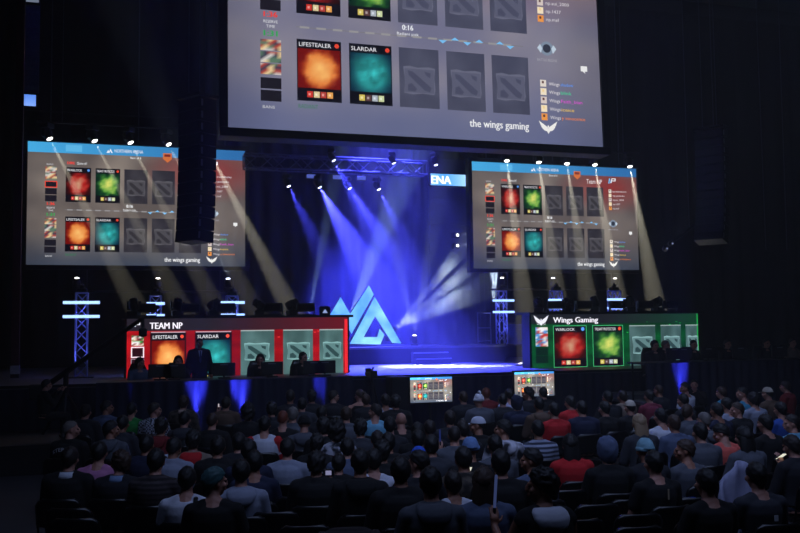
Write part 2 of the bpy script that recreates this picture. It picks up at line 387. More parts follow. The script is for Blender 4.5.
# team video walls standing on the stage
def led_left(cv):
    cv.grid(0, 0, 1, 1, 44, 12, lambda u, v: mixc(mixc((150, 14, 22), (215, 24, 34), .5+nz(u*3, v*16)+.5*nz(u*14, v*30)), (60, 6, 14), .35*(1-abs(u-.5)*2)+.15), 0)
    cv.grid(0, 0, 1, .185, 20, 2, lambda u, v: mixc((34, 30, 40), (120, 18, 30), max(0, u-.35)*1.1), 1)
    npmark(cv, .022, .055, .035, (90, 190, 250), (240, 240, 250))
    cv.text('TEAM NP', .098, .155, .1, (245, 240, 250), 5, w=.14, bold=.0012)
    rnd = random.Random(3); pal = [(240, 235, 235), (60, 150, 60), (150, 40, 50), (230, 210, 190), (70, 60, 60)]
    for k in range(2): cv.grid(.02, .25+.08*k, .072, .325+.08*k, 4, 3, lambda u, v: rnd.choice(pal), 3)
    for k in range(3): cv.rect(.02, .44+.15*k, .072, .575+.15*k, (40, 14, 24), 3)
    cv.frame(.018, .42, .074, .585, .005, (245, 225, 235), 4); cv.frame(.018, .6, .074, .86, .0025, (170, 150, 165), 4)
    for a, b, i in ((.103, .252, 2), (.297, .455, 3)):
        cv.rect(a-.004, .2, b+.004, .93, (60, 10, 18), 1); card(cv, a, .215, b, 1.0, *HEROES[i], (240, 80, 60)); cv.rect(a, .2, b, .215, (190, 160, 170), 3)
    for a, b, l0, l1 in ((.498, .652, .1, .86), (.693, .833, .12, .9), (.864, .978, .14, .92)):
        back_card(cv, a, .2, b, 1.0, (58, 84, 84), (128, 172, 172), (44, 70, 72), (l0, .23, l1, .58), (150, 165, 165))
    cv.rect(.985, .03, 1, 1, (225, 40, 50), 2); rnd = random.Random(5)
    for k in range(16):
        x = rnd.uniform(.4, .97); y = rnd.uniform(.1, .9); cv.rect(x, y, x+.012, y+.012, (240, 60, 60), 1)
def led_right(cv):
    cv.grid(0, 0, 1, 1, 40, 12, lambda u, v: mixc(mixc((6, 62, 32), (10, 108, 52), .5+nz(u*3+7, v*16)+.5*nz(u*14, v*30)), (4, 20, 18), .25), 0)
    cv.grid(0, 0, 1, .17, 20, 2, lambda u, v: mixc((28, 30, 38), (12, 70, 40), max(0, u-.45)*1.3), 1)
    wings(cv, .055, .1, .085, (240, 240, 250)); cv.text('WINGS', .055, .185, .028, (220, 225, 230), 5, w=.05, align='c')
    cv.text('Wings Gaming', .125, .145, .1, (245, 242, 252), 5, w=.26, bold=.0014)
    rnd = random.Random(4); pal = [(240, 240, 245), (80, 150, 220), (190, 60, 60), (230, 220, 210), (60, 120, 160)]
    for k in range(3): cv.grid(.022, .225+.115*k, .092, .335+.115*k, 4, 3, lambda u, v: rnd.choice(pal), 3)
    for k in range(2): cv.rect(.022, .59+.14*k, .092, .72+.14*k, (8, 34, 28), 3)
    for a, b, i, bd in ((.127, .313, 0, (90, 160, 250)), (.356, .53, 1, (240, 80, 50))):
        cv.frame(a-.004, .2, b+.004, .945, .003, (70, 190, 120), 2); card(cv, a, .21, b, .94, *HEROES[i], bd)
    for a, b, l0, l1, cl in ((.572, .731, .1, .88, None), (.764, .89, .15, .93, None), (.92, 1.0, .14, .98, 1.0)):
        back_card(cv, a, .22, b, 1.0, (52, 78, 78), (134, 174, 176), (44, 68, 72), (l0, .24, l1, .66), (150, 165, 165), cl)
    cv.rect(.992, 0, 1, 1, (30, 150, 70), 3); rnd = random.Random(6)
    for k in range(14):
        x = rnd.uniform(.4, .97); y = rnd.uniform(.05, .4); cv.rect(x, y, x+.012, y+.01, (40, 200, 90), 1)
def wallscreen(px0, px1, py0, py1, Y, label, paint, gain):
    a = atY(px0, py0, Y); b = atY(px1, py0, Y); zb = atY(px0, py1, Y).z; W = b.x-a.x; Hh = (a.z+b.z)/2-zb
    o = empty('led_screen', (a.x, Y, SZ), 0, label, 'video screen')
    mb = MB(); mb.box((W/2, .3, (zb-SZ+Hh)/2), (W+.1, .5, zb-SZ+Hh), None, .01); mb.build('cabinet', CASE, o)
    mb = MB(); mb.box((W/2, .35, zb-SZ+Hh+.03), (W+.24, .9, .06)); mb.build('top_shelf', BLACK, o)
    cv = Canvas(W, Hh); cv.gain = gain; paint(cv); d = cv.build('display', o); d.location = (0, .04, zb-SZ)
    if zb-SZ > .08:
        mb = MB(); mb.box((W/2, .03, (zb-SZ)/2), (W+.1, .04, zb-SZ-.01)); mb.build('kick_panel', BLACK, o)
    return a.x, b.x, zb+Hh+.06, Y
LW = wallscreen(127, 347.8, 318, 386, 22.3, 'red team video wall at the left end of the stage behind the player desk', led_left, 1.25)
RW = wallscreen(531.7, 698.3, 314, 371.5, 22.0, 'green team video wall at the right of the stage', led_right, 1.15)
# small confidence monitors on the front edge of the stage
def mon(u0, v0, u1, v1, Y, label):
    a = atY(u0, v1, Y); b = atY(u1, v0, Y); W = b.x-a.x; Hh = W*9/16
    o = empty('monitor', (a.x, Y, 0), 0, label, 'monitor')
    mb = MB(); mb.box((W/2, .05, a.z+Hh/2), (W+.07, .08, Hh+.07), None, .012); mb.build('casing', BLACK, o)
    cv = Canvas(W, Hh); cv.gain = 2.6
    broadcast(cv, (92, 90, 86), BL, .5, seed=0); d = cv.build('display', o); d.location = (0, .008, a.z)
    mb = MB(); mb.tube((W/2, .12, .02), (W/2, .12, a.z+.3), .03); mb.box((W/2, .12, .02), (.6, .5, .03), None, .01); mb.build('stand', DARK, o)
mon(410.5, 377.5, 452, 403, SF-.65, 'flat monitor in front of the stage edge, left of the two facing the crowd')
mon(515, 374.5, 554, 397, SF-.65, 'flat monitor in front of the stage edge, right of the two facing the crowd')
# ribbon board, far left and middle
def ribbon(u0, u1, v0, v1, Y, label, paint):
    a = atY(u0, v1, Y); b = atY(u1, v0, Y); W = b.x-a.x; Hh = b.z-a.z
    o = empty('ribbon_board', (a.x, Y, a.z), 0, label, 'led board')
    mb = MB(); mb.box((W/2, .12, Hh/2), (W+.08, .2, Hh+.08)); mb.build('casing', DARK, o)
    cv = Canvas(W, Hh); paint(cv); cv.build('display', o)
    return a, b
def rb1(cv):
    cv.gain = 1.5; cv.grid(0, 0, 1, 1, 12, 3, lambda u, v: mixc((190, 225, 255), (70, 150, 225), 1-abs(u-.35)*1.3), 0)
    cv.rect(0, .1, .02, .9, (40, 90, 190), 1); cv.text('ENA', .03, .86, .72, (250, 252, 255), 2, w=.5, bold=.012)
ribbon(430.5, 468.5, 175, 185, 29.6, 'bright blue ribbon board reading ENA between centre truss and right screen', rb1)
def rb2(cv): cv.gain = 1.2; cv.grid(0, 0, 1, 1, 6, 3, lambda u, v: mixc((90, 140, 235), (130, 170, 250), v), 0)
ribbon(22.5, 36, 95, 105.5, 30.2, 'small plain pale blue ribbon board high at far left', rb2)
ribbon(21, 24.4, 168.5, 180, 29.8, 'tiny narrow blue light panel beside the left edge of left screen', rb2)
ribbon(26, 39, -6, 1.6, 30.2, 'pale ribbon board cut by the top edge at far left', lambda cv: cv.grid(0, 0, 1, 1, 2, 2, lambda u, v: (110, 120, 140), 0))
a = atY(24, 92, 30.35); b = atY(40, 5.5, 30.35)
mb = MB(); mb.box(((a.x+b.x)/2, 30.4, (a.z+b.z)/2), (b.x-a.x, .12, b.z-a.z))
for k in range(18): mb.box(((a.x+b.x)/2, 30.31, a.z+(b.z-a.z)*(k+.5)/18), (b.x-a.x-.04, .06, .06))
o = mb.build('seating_tier', mat('blue grey tier panel', (120, 138, 180), .7), None); tag(o, 'dim blue-grey slatted strip of upper seating between two ribbon boards at far left', 'seating tier')
a = atY(431, 290, 29.9); b = atY(470, 160, 29.9)
mb = MB(); mb.box(((a.x+b.x)/2, 30.0, (a.z+b.z)/2), (b.x-a.x, .1, b.z-a.z))
for k in (.22, .5, .7): mb.box(((a.x+b.x)/2, 29.94, a.z+(b.z-a.z)*k), (b.x-a.x, .05, .05))
o = mb.build('balcony_panel', mat('balcony panel', (56, 60, 84), .8)); tag(o, 'dim blue balcony wall below the ENA ribbon board', 'balcony')
# ------------------------------------------------------------------ lit emblem on the platform
EY = 27.4
def sign_piece(pts): return [(atY(u, v, EY).x, atY(u, v, EY).z) for u, v in pts]
em = empty('emblem_sign', (0, 0, 0), 0, 'large glowing pale blue triangle emblem standing on the back platform', 'sign')
SIGN = bpy.data.materials.new('lit emblem face'); SIGN.use_nodes = True; nt = SIGN.node_tree; nt.nodes.clear()
out = nt.nodes.new('ShaderNodeOutputMaterial'); e = nt.nodes.new('ShaderNodeEmission'); e.inputs[1].default_value = 1.45; tc = nt.nodes.new('ShaderNodeTexCoord'); n = nt.nodes.new('ShaderNodeTexNoise'); n.inputs['Scale'].default_value = 1.3
cr_ = nt.nodes.new('ShaderNodeValToRGB'); cr_.color_ramp.elements[0].position = .35; cr_.color_ramp.elements[0].color = lin((84, 158, 235))+(1,); cr_.color_ramp.elements[1].position = .68; cr_.color_ramp.elements[1].color = lin((150, 220, 235))+(1,)
nt.links.new(tc.outputs['Object'], n.inputs[0]); nt.links.new(n.outputs[0], cr_.inputs[0]); nt.links.new(cr_.outputs[0], e.inputs[0]); nt.links.new(e.outputs[0], out.inputs[0])
LEGS = [[(320+a/5.714, 270+b/5.714) for a, b in q] for q in (
        [(10, 345), (118, 165), (172, 262), (280, 97), (307, 150), (180, 376), (118, 270), (70, 345)],
        [(170, 432), (313, 163), (465, 430), (412, 427), (315, 275), (250, 393), (328, 393), (340, 345), (368, 380), (345, 436)])]
ez = 1e9
for q in LEGS:
    p = sign_piece(q); ez = min(ez, min(z for x, z in p))
EDZ = PZ+.1-ez
for q in LEGS:
    p = [(x, z) for x, z in sign_piece(q)]
    mb = MB(); mb.poly(p, EY, EY+.16); fo = mb.build('letter_body', mat('emblem side', (40, 60, 120), .5), em)
    me = bpy.data.meshes.new('face'); me.from_pydata([(x, EY-.004, z) for x, z in p], [], [tuple(range(len(p)))]); new_obj('lit_face', me, fo, SIGN)
a = sign_piece([(320, 347), (403, 346)])
em.location.z = max(0.0, PZ+.065-ez); sh_e = em.location.z; ph = ez+sh_e-PZ-.008
mb = MB(); mb.box(((a[0][0]+a[1][0])/2, EY+.1, PZ+.004+ph/2-sh_e), (a[1][0]-a[0][0], .5, ph)); mb.build('plinth', mat('pale plinth', (120, 125, 160), .5), em)
leg = curtain('beam_blocker', -1.15, 1.15, 0, 0, 12, mat('beam blocker black', (1, 1, 1), 1.0), .04, .4, 5); leg.location = (12.45, 29.75, 0); leg.rotation_euler = (0, 0, PI/2)  # added black sheet that stops the fan beams behind the right screen
tag(leg, 'narrow black side curtain hidden in the dark behind the left edge of right screen', 'curtain')
# ------------------------------------------------------------------ trusses and lighting fixtures
def truss(name, A, B, side, label, m=STEEL, bay=None, r=.026, cat='truss', lift=True):
    A = Vector(A); B = Vector(B); d = (B-A); L = d.length; d.normalize()
    up = Vector((0, 0, 1)) if abs(d.z) < .8 else Vector((0, 1, 0)); s = d.cross(up).normalized(); u = s.cross(d).normalized()
    o = empty(name, A, 0, label, cat); h = side/2; n = max(2, round(L/(bay or side*1.1)))
    co = [s*h+u*h, s*-h+u*h, s*-h-u*h, s*h-u*h]
    for c in co:
        mb = MB(); mb.tube(c, c+d*L, r, None, 8); mb.build('chord', m, o)
    for k in range(4):
        mb = MB(); a, b = co[k], co[(k+1) % 4]
        for i in range(n):
            p = a if i % 2 == 0 else b; q = b if i % 2 == 0 else a
            mb.tube(p+d*(L*i/n), q+d*(L*(i+1)/n), r*.6, None, 6)
        mb.build('lacing', m, o)
    for t in (0, L):
        mb = MB()
        for k in range(4): mb.tube(co[k]+d*t, co[(k+1) % 4]+d*t, r*.8, None, 6)
        mb.build('end_frame', m, o)
    return o
def cable(name, A, B, r, label, group=None, m=None):
    mb = MB(); mb.tube(A, B, r, None, 6); o = mb.build(name, m or CHAIN); return tag(o, label, 'cable', group)
def _mh():
    base = MB(); base.box((0, 0, .07), (.3, .26, .14), None, .02); base.tube((0, 0, .14), (0, 0, .165), .085, None, 16)
    for sx in (-1, 1): base.box((sx*.11, -.13, .1), (.05, .02, .05))
    yoke = MB(); yoke.box((0, 0, .185), (.36, .12, .04), None, .012)
    for sx in (-1, 1): yoke.box((sx*.165, 0, .29), (.04, .11, .23), None, .012)
    head = MB(); head.lathe([(.05, -.17), (.11, -.16), (.13, -.08), (.13, .02), (.105, .1), (.11, .16), (.1, .175), (.09, .17)], 20)
    lens = MB(); lens.lathe([(.0, .165), (.085, .168), (.07, .185), (.04, .196), (.0, .2)], 16)
    return base.mesh('moving head base'), yoke.mesh('moving head yoke'), head.mesh('moving head', None, True), lens.mesh('moving head lens', None, True)
MHB, MHY, MHH, MHL = _mh()
for m_ in (MHB, MHY, MHH): m_.materials.append(CASE)
MHL.materials.append(emat('white lamp lens', (255, 250, 240), 6))
LENS_W = _mats['white lamp lens']; LENS_B = emat('blue lamp lens', (205, 205, 255), 5); LENS_P = emat('pale lamp lens', (225, 230, 255), 6)
LENS_OFF = mat('dark glass lens', (30, 30, 40), .1)
_spots = {}
def spot(parent, at, aim, power, col, ang, blend=.35, size=.03):
    key = (power, col, ang, blend, size)
    if key not in _spots:
        l = bpy.data.lights.new('lamp', 'SPOT'); l.energy = power; l.color = col; l.spot_size = math.radians(ang); l.spot_blend = blend; l.shadow_soft_size = size; _spots[key] = l
    o = bpy.data.objects.new('lamp', _spots[key]); C.objects.link(o); o.parent = parent
    o.location = at; o.rotation_euler = (Vector(aim)).to_track_quat('-Z', 'Y').to_euler(); return o
def moving_head(lens_at, aim, hang, label, lens=None, beams=(), sc=1.0, group=None, name='moving_head_light'):
    """lens_at: world place of the lens; aim: world direction; beams: (power, colour, angle, tilt dx, dz)"""
    aim = Vector(aim).normalized(); piv = .31*sc; c = Vector(lens_at)-aim*.19*sc
    rz = math.atan2(aim.y, aim.x)-PI/2
    o = empty(name, c+Vector((0, 0, piv if hang else -piv)), 0, label, 'stage light', group)
    R = Matrix.Rotation(rz, 3, 'Z') if (abs(aim.x)+abs(aim.y)) > .05 else Matrix.Identity(3)
    flip = Matrix.Rotation(PI, 3, 'Y') if hang else Matrix.Identity(3)
    for nm, me in (('base', MHB), ('yoke', MHY)):
        q = new_obj(nm, me, o); q.rotation_euler = (R @ flip).to_euler(); q.scale = (sc,)*3
    hd = new_obj('head', MHH, o); hd.location = c-o.location; hd.rotation_euler = aim.to_track_quat('Z', 'Y').to_euler(); hd.scale = (sc,)*3
    ln = new_obj('lens', MHL, hd); setmat(ln, lens or LENS_W)
    for p, col, ang, dx, dz in beams:
        spot(o, Vector(lens_at)+aim*.03-o.location, (aim+Vector((dx, 0, dz))).normalized(), p*2.2, col, ang)
    return o
# lighting bars above and below the two side screens
def bar(u0, v0, u1, v1, Y, label, dz=.42, top=16.9):
    a = atY(u0, v0, Y)+Vector((0, 0, dz)); b = atY(u1, v1, Y)+Vector((0, 0, dz))
    b.z = a.z = (a.z+b.z)/2
    o = empty('lighting_bar', a, 0, label, 'lighting bar')
    mb = MB(); mb.tube((0, 0, 0), b-a, .03, None, 8); mb.build('pipe', DARK, o)
    for t in (.12, .88):
        p = (b-a)*t; mb = MB(); mb.tube(p, p+Vector((0, 0, top-a.z)), .012, None, 6); mb.build('hanging_cable', CHAIN, o)
    return a.z
LY = 27.3
WARM = (1.0, .93, .72)
zb = bar(36, 141, 240, 141, LY, 'lighting bar hung along the top of the left screen')
tl = [(50, 141), (95, 143), (131, 145), (169, 147), (207, 149)]
on = ['far left', 'second from left', 'middle', 'fourth from left', 'far right']
for k, (u, v) in enumerate(tl):
    p = atY(u, v, LY); p.z = zb-.5; q = atY(u+78, v+150, LY-1.5)
    moving_head(p, q-p, True, f'bright moving light above left screen, {on[k]} of the five on that bar', LENS_W, [((22000, 18000, 18000, 20000, 52000)[k], WARM, 7, 0, 0)], group='lights along the top of the left screen')
zb = bar(497, 162, 640, 162, LY, 'lighting bar hung along the top of the right screen')
for k, (u, v) in enumerate([(507, 162), (539, 163), (567, 164), (595, 165), (630, 166)]):
    p = atY(u, v, LY); p.z = zb-.5; q = atY(u+16+2*k, v+130, LY-1.5)
    moving_head(p, q-p, True, f'bright moving light above right screen, {on[k]} of the five on that bar', LENS_W, [((38000, 30000, 30000, 40000, 52000)[k], WARM, 8, 0, 0)], group='lights along the top of the right screen')
PALE = (.62, .78, 1.0); CYAN = (.36, .56, 1.0)
def lowbar(us, v, sc, lab, beams, lens, Y):
    z = bar(us[0]-12, v, us[-1]+12, v, Y, lab[0], -.45, 4.34)
    for k, u in enumerate(us):
        p = atY(u, v, Y); q = atY(u+beams[k][0], v-60, Y-.5)
        p.z = z+.03+(.31+.16)*sc; moving_head(p, q-p, False, lab[1+k], lens[k], beams[k][1], sc)
lowbar([77, 158, 228], 276.5, .8, ['lighting bar hung just below the left screen', 'small white light under left screen, left one of three', 'small white light under left screen, middle one of three', 'bright pale blue light under right corner of left screen'],
       [(0, []), (0, []), (-5, [(2600, PALE, 10, -.3, 0), (3400, PALE, 6, 0, 0), (2600, PALE, 8, .22, 0)])], [LENS_W, LENS_W, LENS_P], 27.95)
lowbar([502, 553, 615], 276.5, .8, ['lighting bar hung just below the right screen', 'small white light under right screen, left one of three', 'bright pale light under right screen, middle one of three', 'small white light under right screen, right one of three'],
       [(0, []), (-2, [(1300, PALE, 8, -.25, 0), (1700, PALE, 6, 0, 0), (1300, PALE, 7, .2, 0)]), (0, [(1300, PALE, 8, .9, -.3)])], [LENS_W, LENS_P, LENS_W], 27.95)
# centre truss
TY = 26.0
ta = atY(244, 161, TY); tb = atY(425, 168, TY); tb.z = ta.z = (ta.z+tb.z)/2-.02
truss('stage_truss', ta, tb, .4, 'long horizontal box truss over the stage below the huge screen')
for k, u in enumerate((262, 412)):
    p = atY(u, 160, TY); cable('hoist_chain', (p.x, TY, ta.z+.22), (p.x, TY, 16.95), .02, f'hoist chain carrying the {("left", "right")[k]} end of the centre truss')
BLUE = (.06, .065, 1.0)
tp = [(334, 155, (368, 222), True, 60000, 17), (394, 158, (425, 235), True, 4000, 16), (436, 160, (450, 215), True, 4000, 12)]
for k, (u, v, tg, hg, P_, an) in enumerate(tp):
    p = atY(u, v, TY-.45); p.z = ta.z+.04 ; q = atY(tg[0], tg[1], TY-.8)
    o = moving_head(p, q-p, True, ['bright blue light on centre truss, left of three at truss height', 'blue light on centre truss, middle of three at truss height', 'blue light by the ENA board, right of three at truss height'][k], LENS_B, [(P_, BLUE, an, 0, 0)], .75)
    if k == 2:
        mb = MB(); mb.tube((0, 0, 0), (0, 0, 16.9-o.location.z), .018, None, 6); mb.build('hanging_pole', DARK, o)
lb = atY(278, 180, TY-.1); le = atY(392, 182, TY-.1)
zl = (lb.z+le.z)/2+.28
o = empty('lighting_bar', (lb.x, TY-.1, zl), 0, 'lower lighting bar hung beneath the centre truss with four blue lights', 'lighting bar')
mb = MB(); mb.tube((0, 0, 0), (le.x-lb.x, 0, 0), .03, None, 8); mb.build('pipe', DARK, o)
for t in (.08, .92):
    mb = MB(); mb.tube(((le.x-lb.x)*t, 0, 0), ((le.x-lb.x)*t, 0, ta.z-.2-zl), .02, None, 6); mb.build('drop_arm', DARK, o)
for k, (u, v, tg, P_, an) in enumerate([(289, 182, (318, 246), 20000, 18), (320, 183, (366, 268), 130000, 24), (350, 184, (385, 240), 60000, 18), (379, 185, (402, 235), 36000, 17)]):
    p = atY(u, v, TY-.1); p.z = zl-.5; q = atY(tg[0], tg[1], TY-.6)
    moving_head(p, q-p, True, f'blue moving light on the lower bar, {("first", "second", "third", "fourth")[k]} from left of four', LENS_B, [(P_, BLUE, an, 0, 0)], .75, 'blue lights on the lower bar')
PANEL = emat('dim blue panel face', (92, 108, 205), .8)
for k, u in enumerate((311, 337, 361)):
    p = atY(u, 170.5, TY-.02)
    o = empty('blinder_panel', (p.x, TY, ta.z-.2), 0, f'flat pale blue panel light under centre truss, {("left", "middle", "right")[k]} of three', 'panel light', 'panel lights under the truss')
    mb = MB(); mb.box((0, 0, -.17), (.3, .1, .13), None, .01); b_ = mb.build('body', CASE, o)
    mb = MB(); mb.box((0, -.055, -.17), (.27, .012, .11)); mb.build('lit_face', PANEL, b_)
    mb = MB(); mb.box((0, 0, -.05), (.03, .03, .1)); mb.build('clamp', DARK, o)
# uplights and fan light on the stage floor behind the emblem
moving_head(atY(306, 330, 28.0), atY(335, 180, 28.0)-atY(306, 330, 28.0), False, 'floor uplight behind the left video wall throwing a thin pale beam up', LENS_P, [(45000, CYAN, 6, 0, 0)])
bpy.data.objects[-1] if False else None
pu = atY(345, 329, 28.3)
moving_head(pu, atY(406, 172, 28.3)-pu, False, 'floor uplight behind the emblem throwing a broad pale beam up', LENS_P, [(62000, CYAN, 12, 0, 0)])
p = atY(395, 329, 28.2)
moving_head(p, atY(450, 297, 28.9)-p, False, 'floor light behind the right leg of the emblem fanning pale beams rightward', LENS_P,
            [(34000, PALE, 9, -.12, .32), (38000, PALE, 9, -.02, .15), (30000, PALE, 9, .05, 0), (18000, PALE, 8, .05, -.13)])
p = atY(414.5, 335, 28.0)
moving_head(p, atY(414, 300, 27.8)-p, False, 'small bright floor light right of the emblem with two short pale beams', LENS_W, [(14000, PALE, 9, -.22, 0), (14000, PALE, 9, .2, 0)], .8)
# two small lights on the balcony
for k, v in enumerate((235, 245.5)):
    p = atY(457, v, 29.6)
    o = empty('floodlight', (p.x, 29.9, p.z), 0, f'{("upper", "lower")[k]} of two small white floodlights on the balcony wall', 'stage light')
    mb = MB(); mb.box((0, -.14, 0), (.22, .26, .22), None, .03); b_ = mb.build('body', CASE, o)
    mb = MB(); mb.ball((.03, -.28, 0), (.045, .03, .045)); mb.build('lens', LENS_W, b_)
    spot(o, (.05, -.34, 0), (1, -.35, .06), 5000, (.9, .9, 1), 30)
# ------------------------------------------------------------------ wash
def washlight(loc, tgt, P_, ang, label, col=BLUE):
    loc = Vector(loc); d = Vector(tgt)-loc; return moving_head(loc, d, True, label, LENS_B, [(P_, col, ang, 0, 0)])
def lamp_only(name, loc, tgt, P_, ang, col, blend=.8, size=.3):
    l = bpy.data.lights.new(name, 'SPOT'); l.energy = P_; l.color = col; l.spot_size = math.radians(ang); l.spot_blend = blend; l.shadow_soft_size = size
    o = bpy.data.objects.new(name, l); C.objects.link(o); o.location = loc; o.rotation_euler = (Vector(tgt)-Vector(loc)).to_track_quat('-Z', 'Y').to_euler(); return o
lamp_only('stage_wash', (7.5, 27.0, 12.5), (7.7, 24.2, SZ), 100000, 40, (.075, .085, 1), .8)
lamp_only('stage_wash', (8.0, 26.7, 11.5), (8.0, 31, 1.6), 70000, 30, (.055, .06, 1), .9)
# ------------------------------------------------------------------ light towers
TUBE = emat('blue white led tube', (150, 185, 255), 2.2)
def tower(u, vtop, vbot, Y, tubes, label, half=.42, top=True):
    p = atY(u, vtop, Y); zb = max(0.0, vbot)
    A = Vector((p.x, Y, zb)); B = Vector((p.x, Y, p.z))
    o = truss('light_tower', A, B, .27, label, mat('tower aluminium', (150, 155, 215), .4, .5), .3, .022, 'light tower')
    mb = MB(); mb.box((0, 0, .012), (.6, .6, .024), None, .008); mb.build('base_plate', BLACK, o)
    for v in tubes:
        z = atY(u, v, Y-.2).z-zb
        mb = MB(); mb.tube((-half, -.19, z), (half, -.19, z), .035, None, 10); t = mb.build('led_tube', TUBE, o)
        mb = MB(); mb.box((0, -.155, z), (half*1.9, .04, .05)); mb.build('tube_holder', BLACK, t)
    mb = MB(); mb.box((0, 0, B.z-zb+.06), (.24, .2, .1), None, .02); mb.tube((0, 0, B.z-zb+.1), (0, -.05, B.z-zb+.2), .07, .05); mb.build('top_light', CASE, o)
    spot(o, (0, -.45, .1), (0, .38, 1), 60, (.2, .25, 1), 60)
    spot(o, (0, -.1, B.z-zb-.1), (0, -.02, -1), 60, (.2, .25, 1), 80)
    return o
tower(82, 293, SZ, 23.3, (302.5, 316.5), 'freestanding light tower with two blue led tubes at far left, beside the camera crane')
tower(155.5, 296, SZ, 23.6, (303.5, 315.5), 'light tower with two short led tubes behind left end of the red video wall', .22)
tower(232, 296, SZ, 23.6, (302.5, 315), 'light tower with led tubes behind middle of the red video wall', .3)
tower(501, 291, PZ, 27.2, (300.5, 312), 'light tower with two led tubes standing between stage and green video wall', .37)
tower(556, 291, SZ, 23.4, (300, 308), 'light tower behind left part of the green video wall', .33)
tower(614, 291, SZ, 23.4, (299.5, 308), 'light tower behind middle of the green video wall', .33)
# fixtures standing on the video walls' top shelves
rnd = random.Random(11)
def shelf_row(us, wall, side, grp):
    zt = wall[2]+.005
    ords = ['first', 'second', 'third', 'fourth', 'fifth', 'sixth', 'seventh', 'eighth', 'ninth', 'tenth', 'eleventh']
    for k, u in enumerate(us):
        x = atY(u, 305, wall[3]+.35).x
        if k % 2 == 0:
            aim = Vector((rnd.uniform(-.8, .8), rnd.uniform(-.6, .2), rnd.uniform(.1, .5))).normalized()
            c = Vector((x, wall[3]+.35, zt+.31*.9)); moving_head(c+aim*.19*.9, aim, False, f'unlit black moving light on top of the {side} video wall, {ords[k]} fixture from left', LENS_OFF, [], .9, grp)
        else:
            o = empty('strobe_light', (x, wall[3]+.35, zt), rnd.uniform(-.4, .4), f'boxy black strobe light on top of the {side} video wall, {ords[k]} fixture from left', 'stage light', grp)
            mb = MB(); mb.box((0, 0, .2), (.46, .2, .22), None, .02); b_ = mb.build('body', CASE, o)
            mb = MB(); mb.box((0, -.104, .2), (.4, .01, .14)); mb.build('window', LENS_OFF, b_)
            mb = MB()
            for sx in (-1, 1): mb.box((sx*.245, 0, .12), (.02, .06, .2))
            mb.box((0, 0, .012), (.5, .2, .024)); mb.build('bracket', DARK, o)
shelf_row([134, 146, 177.5, 190, 213.5, 226, 259, 273, 292, 305], LW, 'red', 'fixtures along the red video wall')
shelf_row([540, 556, 568, 583, 595, 617, 629, 645, 657, 670], RW, 'green', 'fixtures along the green video wall')
p = atY(323, 316, LW[3]+.3)
o = empty('sign_box', (p.x, LW[3]+.1, LW[2]), 0, 'small dark box with pale triangle mark, right end of red video wall top', 'sign')
mb = MB(); mb.box((0, 0, .11), (.26, .1, .22), None, .01); mb.build('casing', CASE, o)
me = bpy.data.meshes.new('mark'); me.from_pydata([(-.07, -.054, .05), (.07, -.054, .05), (0, -.054, .15)], [], [(0, 1, 2)]); new_obj('mark', me, o, emat('pale mark', (150, 170, 220), 1))
# rail and drum stand near the right tower
q0 = atY(478, 340, 27.4); q1 = atY(491, 340, 27.4)
o = empty('guard_rail', (q0.x, 27.4, PZ), 0, 'low dark guard rail on the back platform left of the right tower', 'rail')
for dx in (0, q1.x-q0.x):
    mb = MB(); mb.tube((dx, 0, 0), (dx, 0, 1.05), .02, None, 8); mb.build('post', STEEL, o)
for z in (.12, .55, 1.03):
    mb = MB(); mb.tube((0, 0, z), (q1.x-q0.x, 0, z), .018, None, 8); mb.build('rail', STEEL, o)
p = atY(515, 340, 27.4)
o = empty('drape_column', (p.x, 27.4, PZ), 0, 'round blue cloth-covered column right of the tower beside green video wall', 'column')
mb = MB(); mb.lathe([(.28, 0), (.26, .3), (.25, .62), (.27, .66)], 24); mb.build('cover', mat('blue column cloth', (50, 60, 130), .8), o, True)
mb = MB(); mb.lathe([(.3, .66), (.3, .7), (.29, .71)], 24); mb.build('top', CASE, o)
# ------------------------------------------------------------------ line array loudspeakers
CAB = mat('black speaker cabinet', (20, 21, 26), .6); GRL = mat('speaker grille', (30, 31, 38), .7, .2, 80, .5)
def line_array(u, vtop, Y, n, ch, width, depth, rz, curve, label):
    p = atY(u, vtop, Y)
    o = empty('line_array', (p.x, Y, p.z), rz, label, 'loudspeaker')
    mb = MB(); mb.box((0, 0, .04), (width*1.06, depth*1.25, .08), None, .01); mb.build('rigging_frame', DARK, o)
    for k, (x, y) in enumerate(((-width*.25, -.1), (width*.25, -.1), (0, depth*.5))):
        mb = MB(); mb.tube((x, y, .05), (x, y, 16.9-p.z), .012, None, 6); mb.build('hoist_chain', CHAIN, o)
    y, z, a = 0.0, -.02, 0.0
    for k in range(n):
        da = curve*(k/n)**1.5; a2 = a+da
        R = Matrix.Rotation(a+da/2, 3, 'X')
        c = Vector((0, y, z))+R @ Vector((0, 0, -ch/2))
        mb = MB(); e = ch*.47
        vs = [mb.bm.verts.new(v) for v in [(-width/2, -depth/2, -e), (width/2, -depth/2, -e), (width/2, depth/2, -e*.97), (-width/2, depth/2, -e*.97), (-width/2, -depth/2, e), (width/2, -depth/2, e), (width/2, depth/2, e*.97), (-width/2, depth/2, e*.97)]]
        for f in ((0, 3, 2, 1), (4, 5, 6, 7), (0, 1, 5, 4), (1, 2, 6, 5), (2, 3, 7, 6), (3, 0, 4, 7)): mb.bm.faces.new([vs[i] for i in f])
        cb = mb.build('cabinet', CAB, o); cb.location = c; cb.rotation_euler = R.to_euler()
        mb = MB(); mb.box((0, -depth/2-.008, 0), (width*.92, .014, ch*.8)); mb.build('grille', GRL, cb)
        for sx in (-1, 1):
            mb = MB(); mb.box((sx*(width/2+.006), -depth*.38, 0), (.012, .05, ch*.55)); mb.build('link_plate', mat('steel link plate', (120, 122, 130), .4, .6), cb)
        q = R @ Vector((0, 0, -ch)); y += q.y; z += q.z; a = a2
    return o
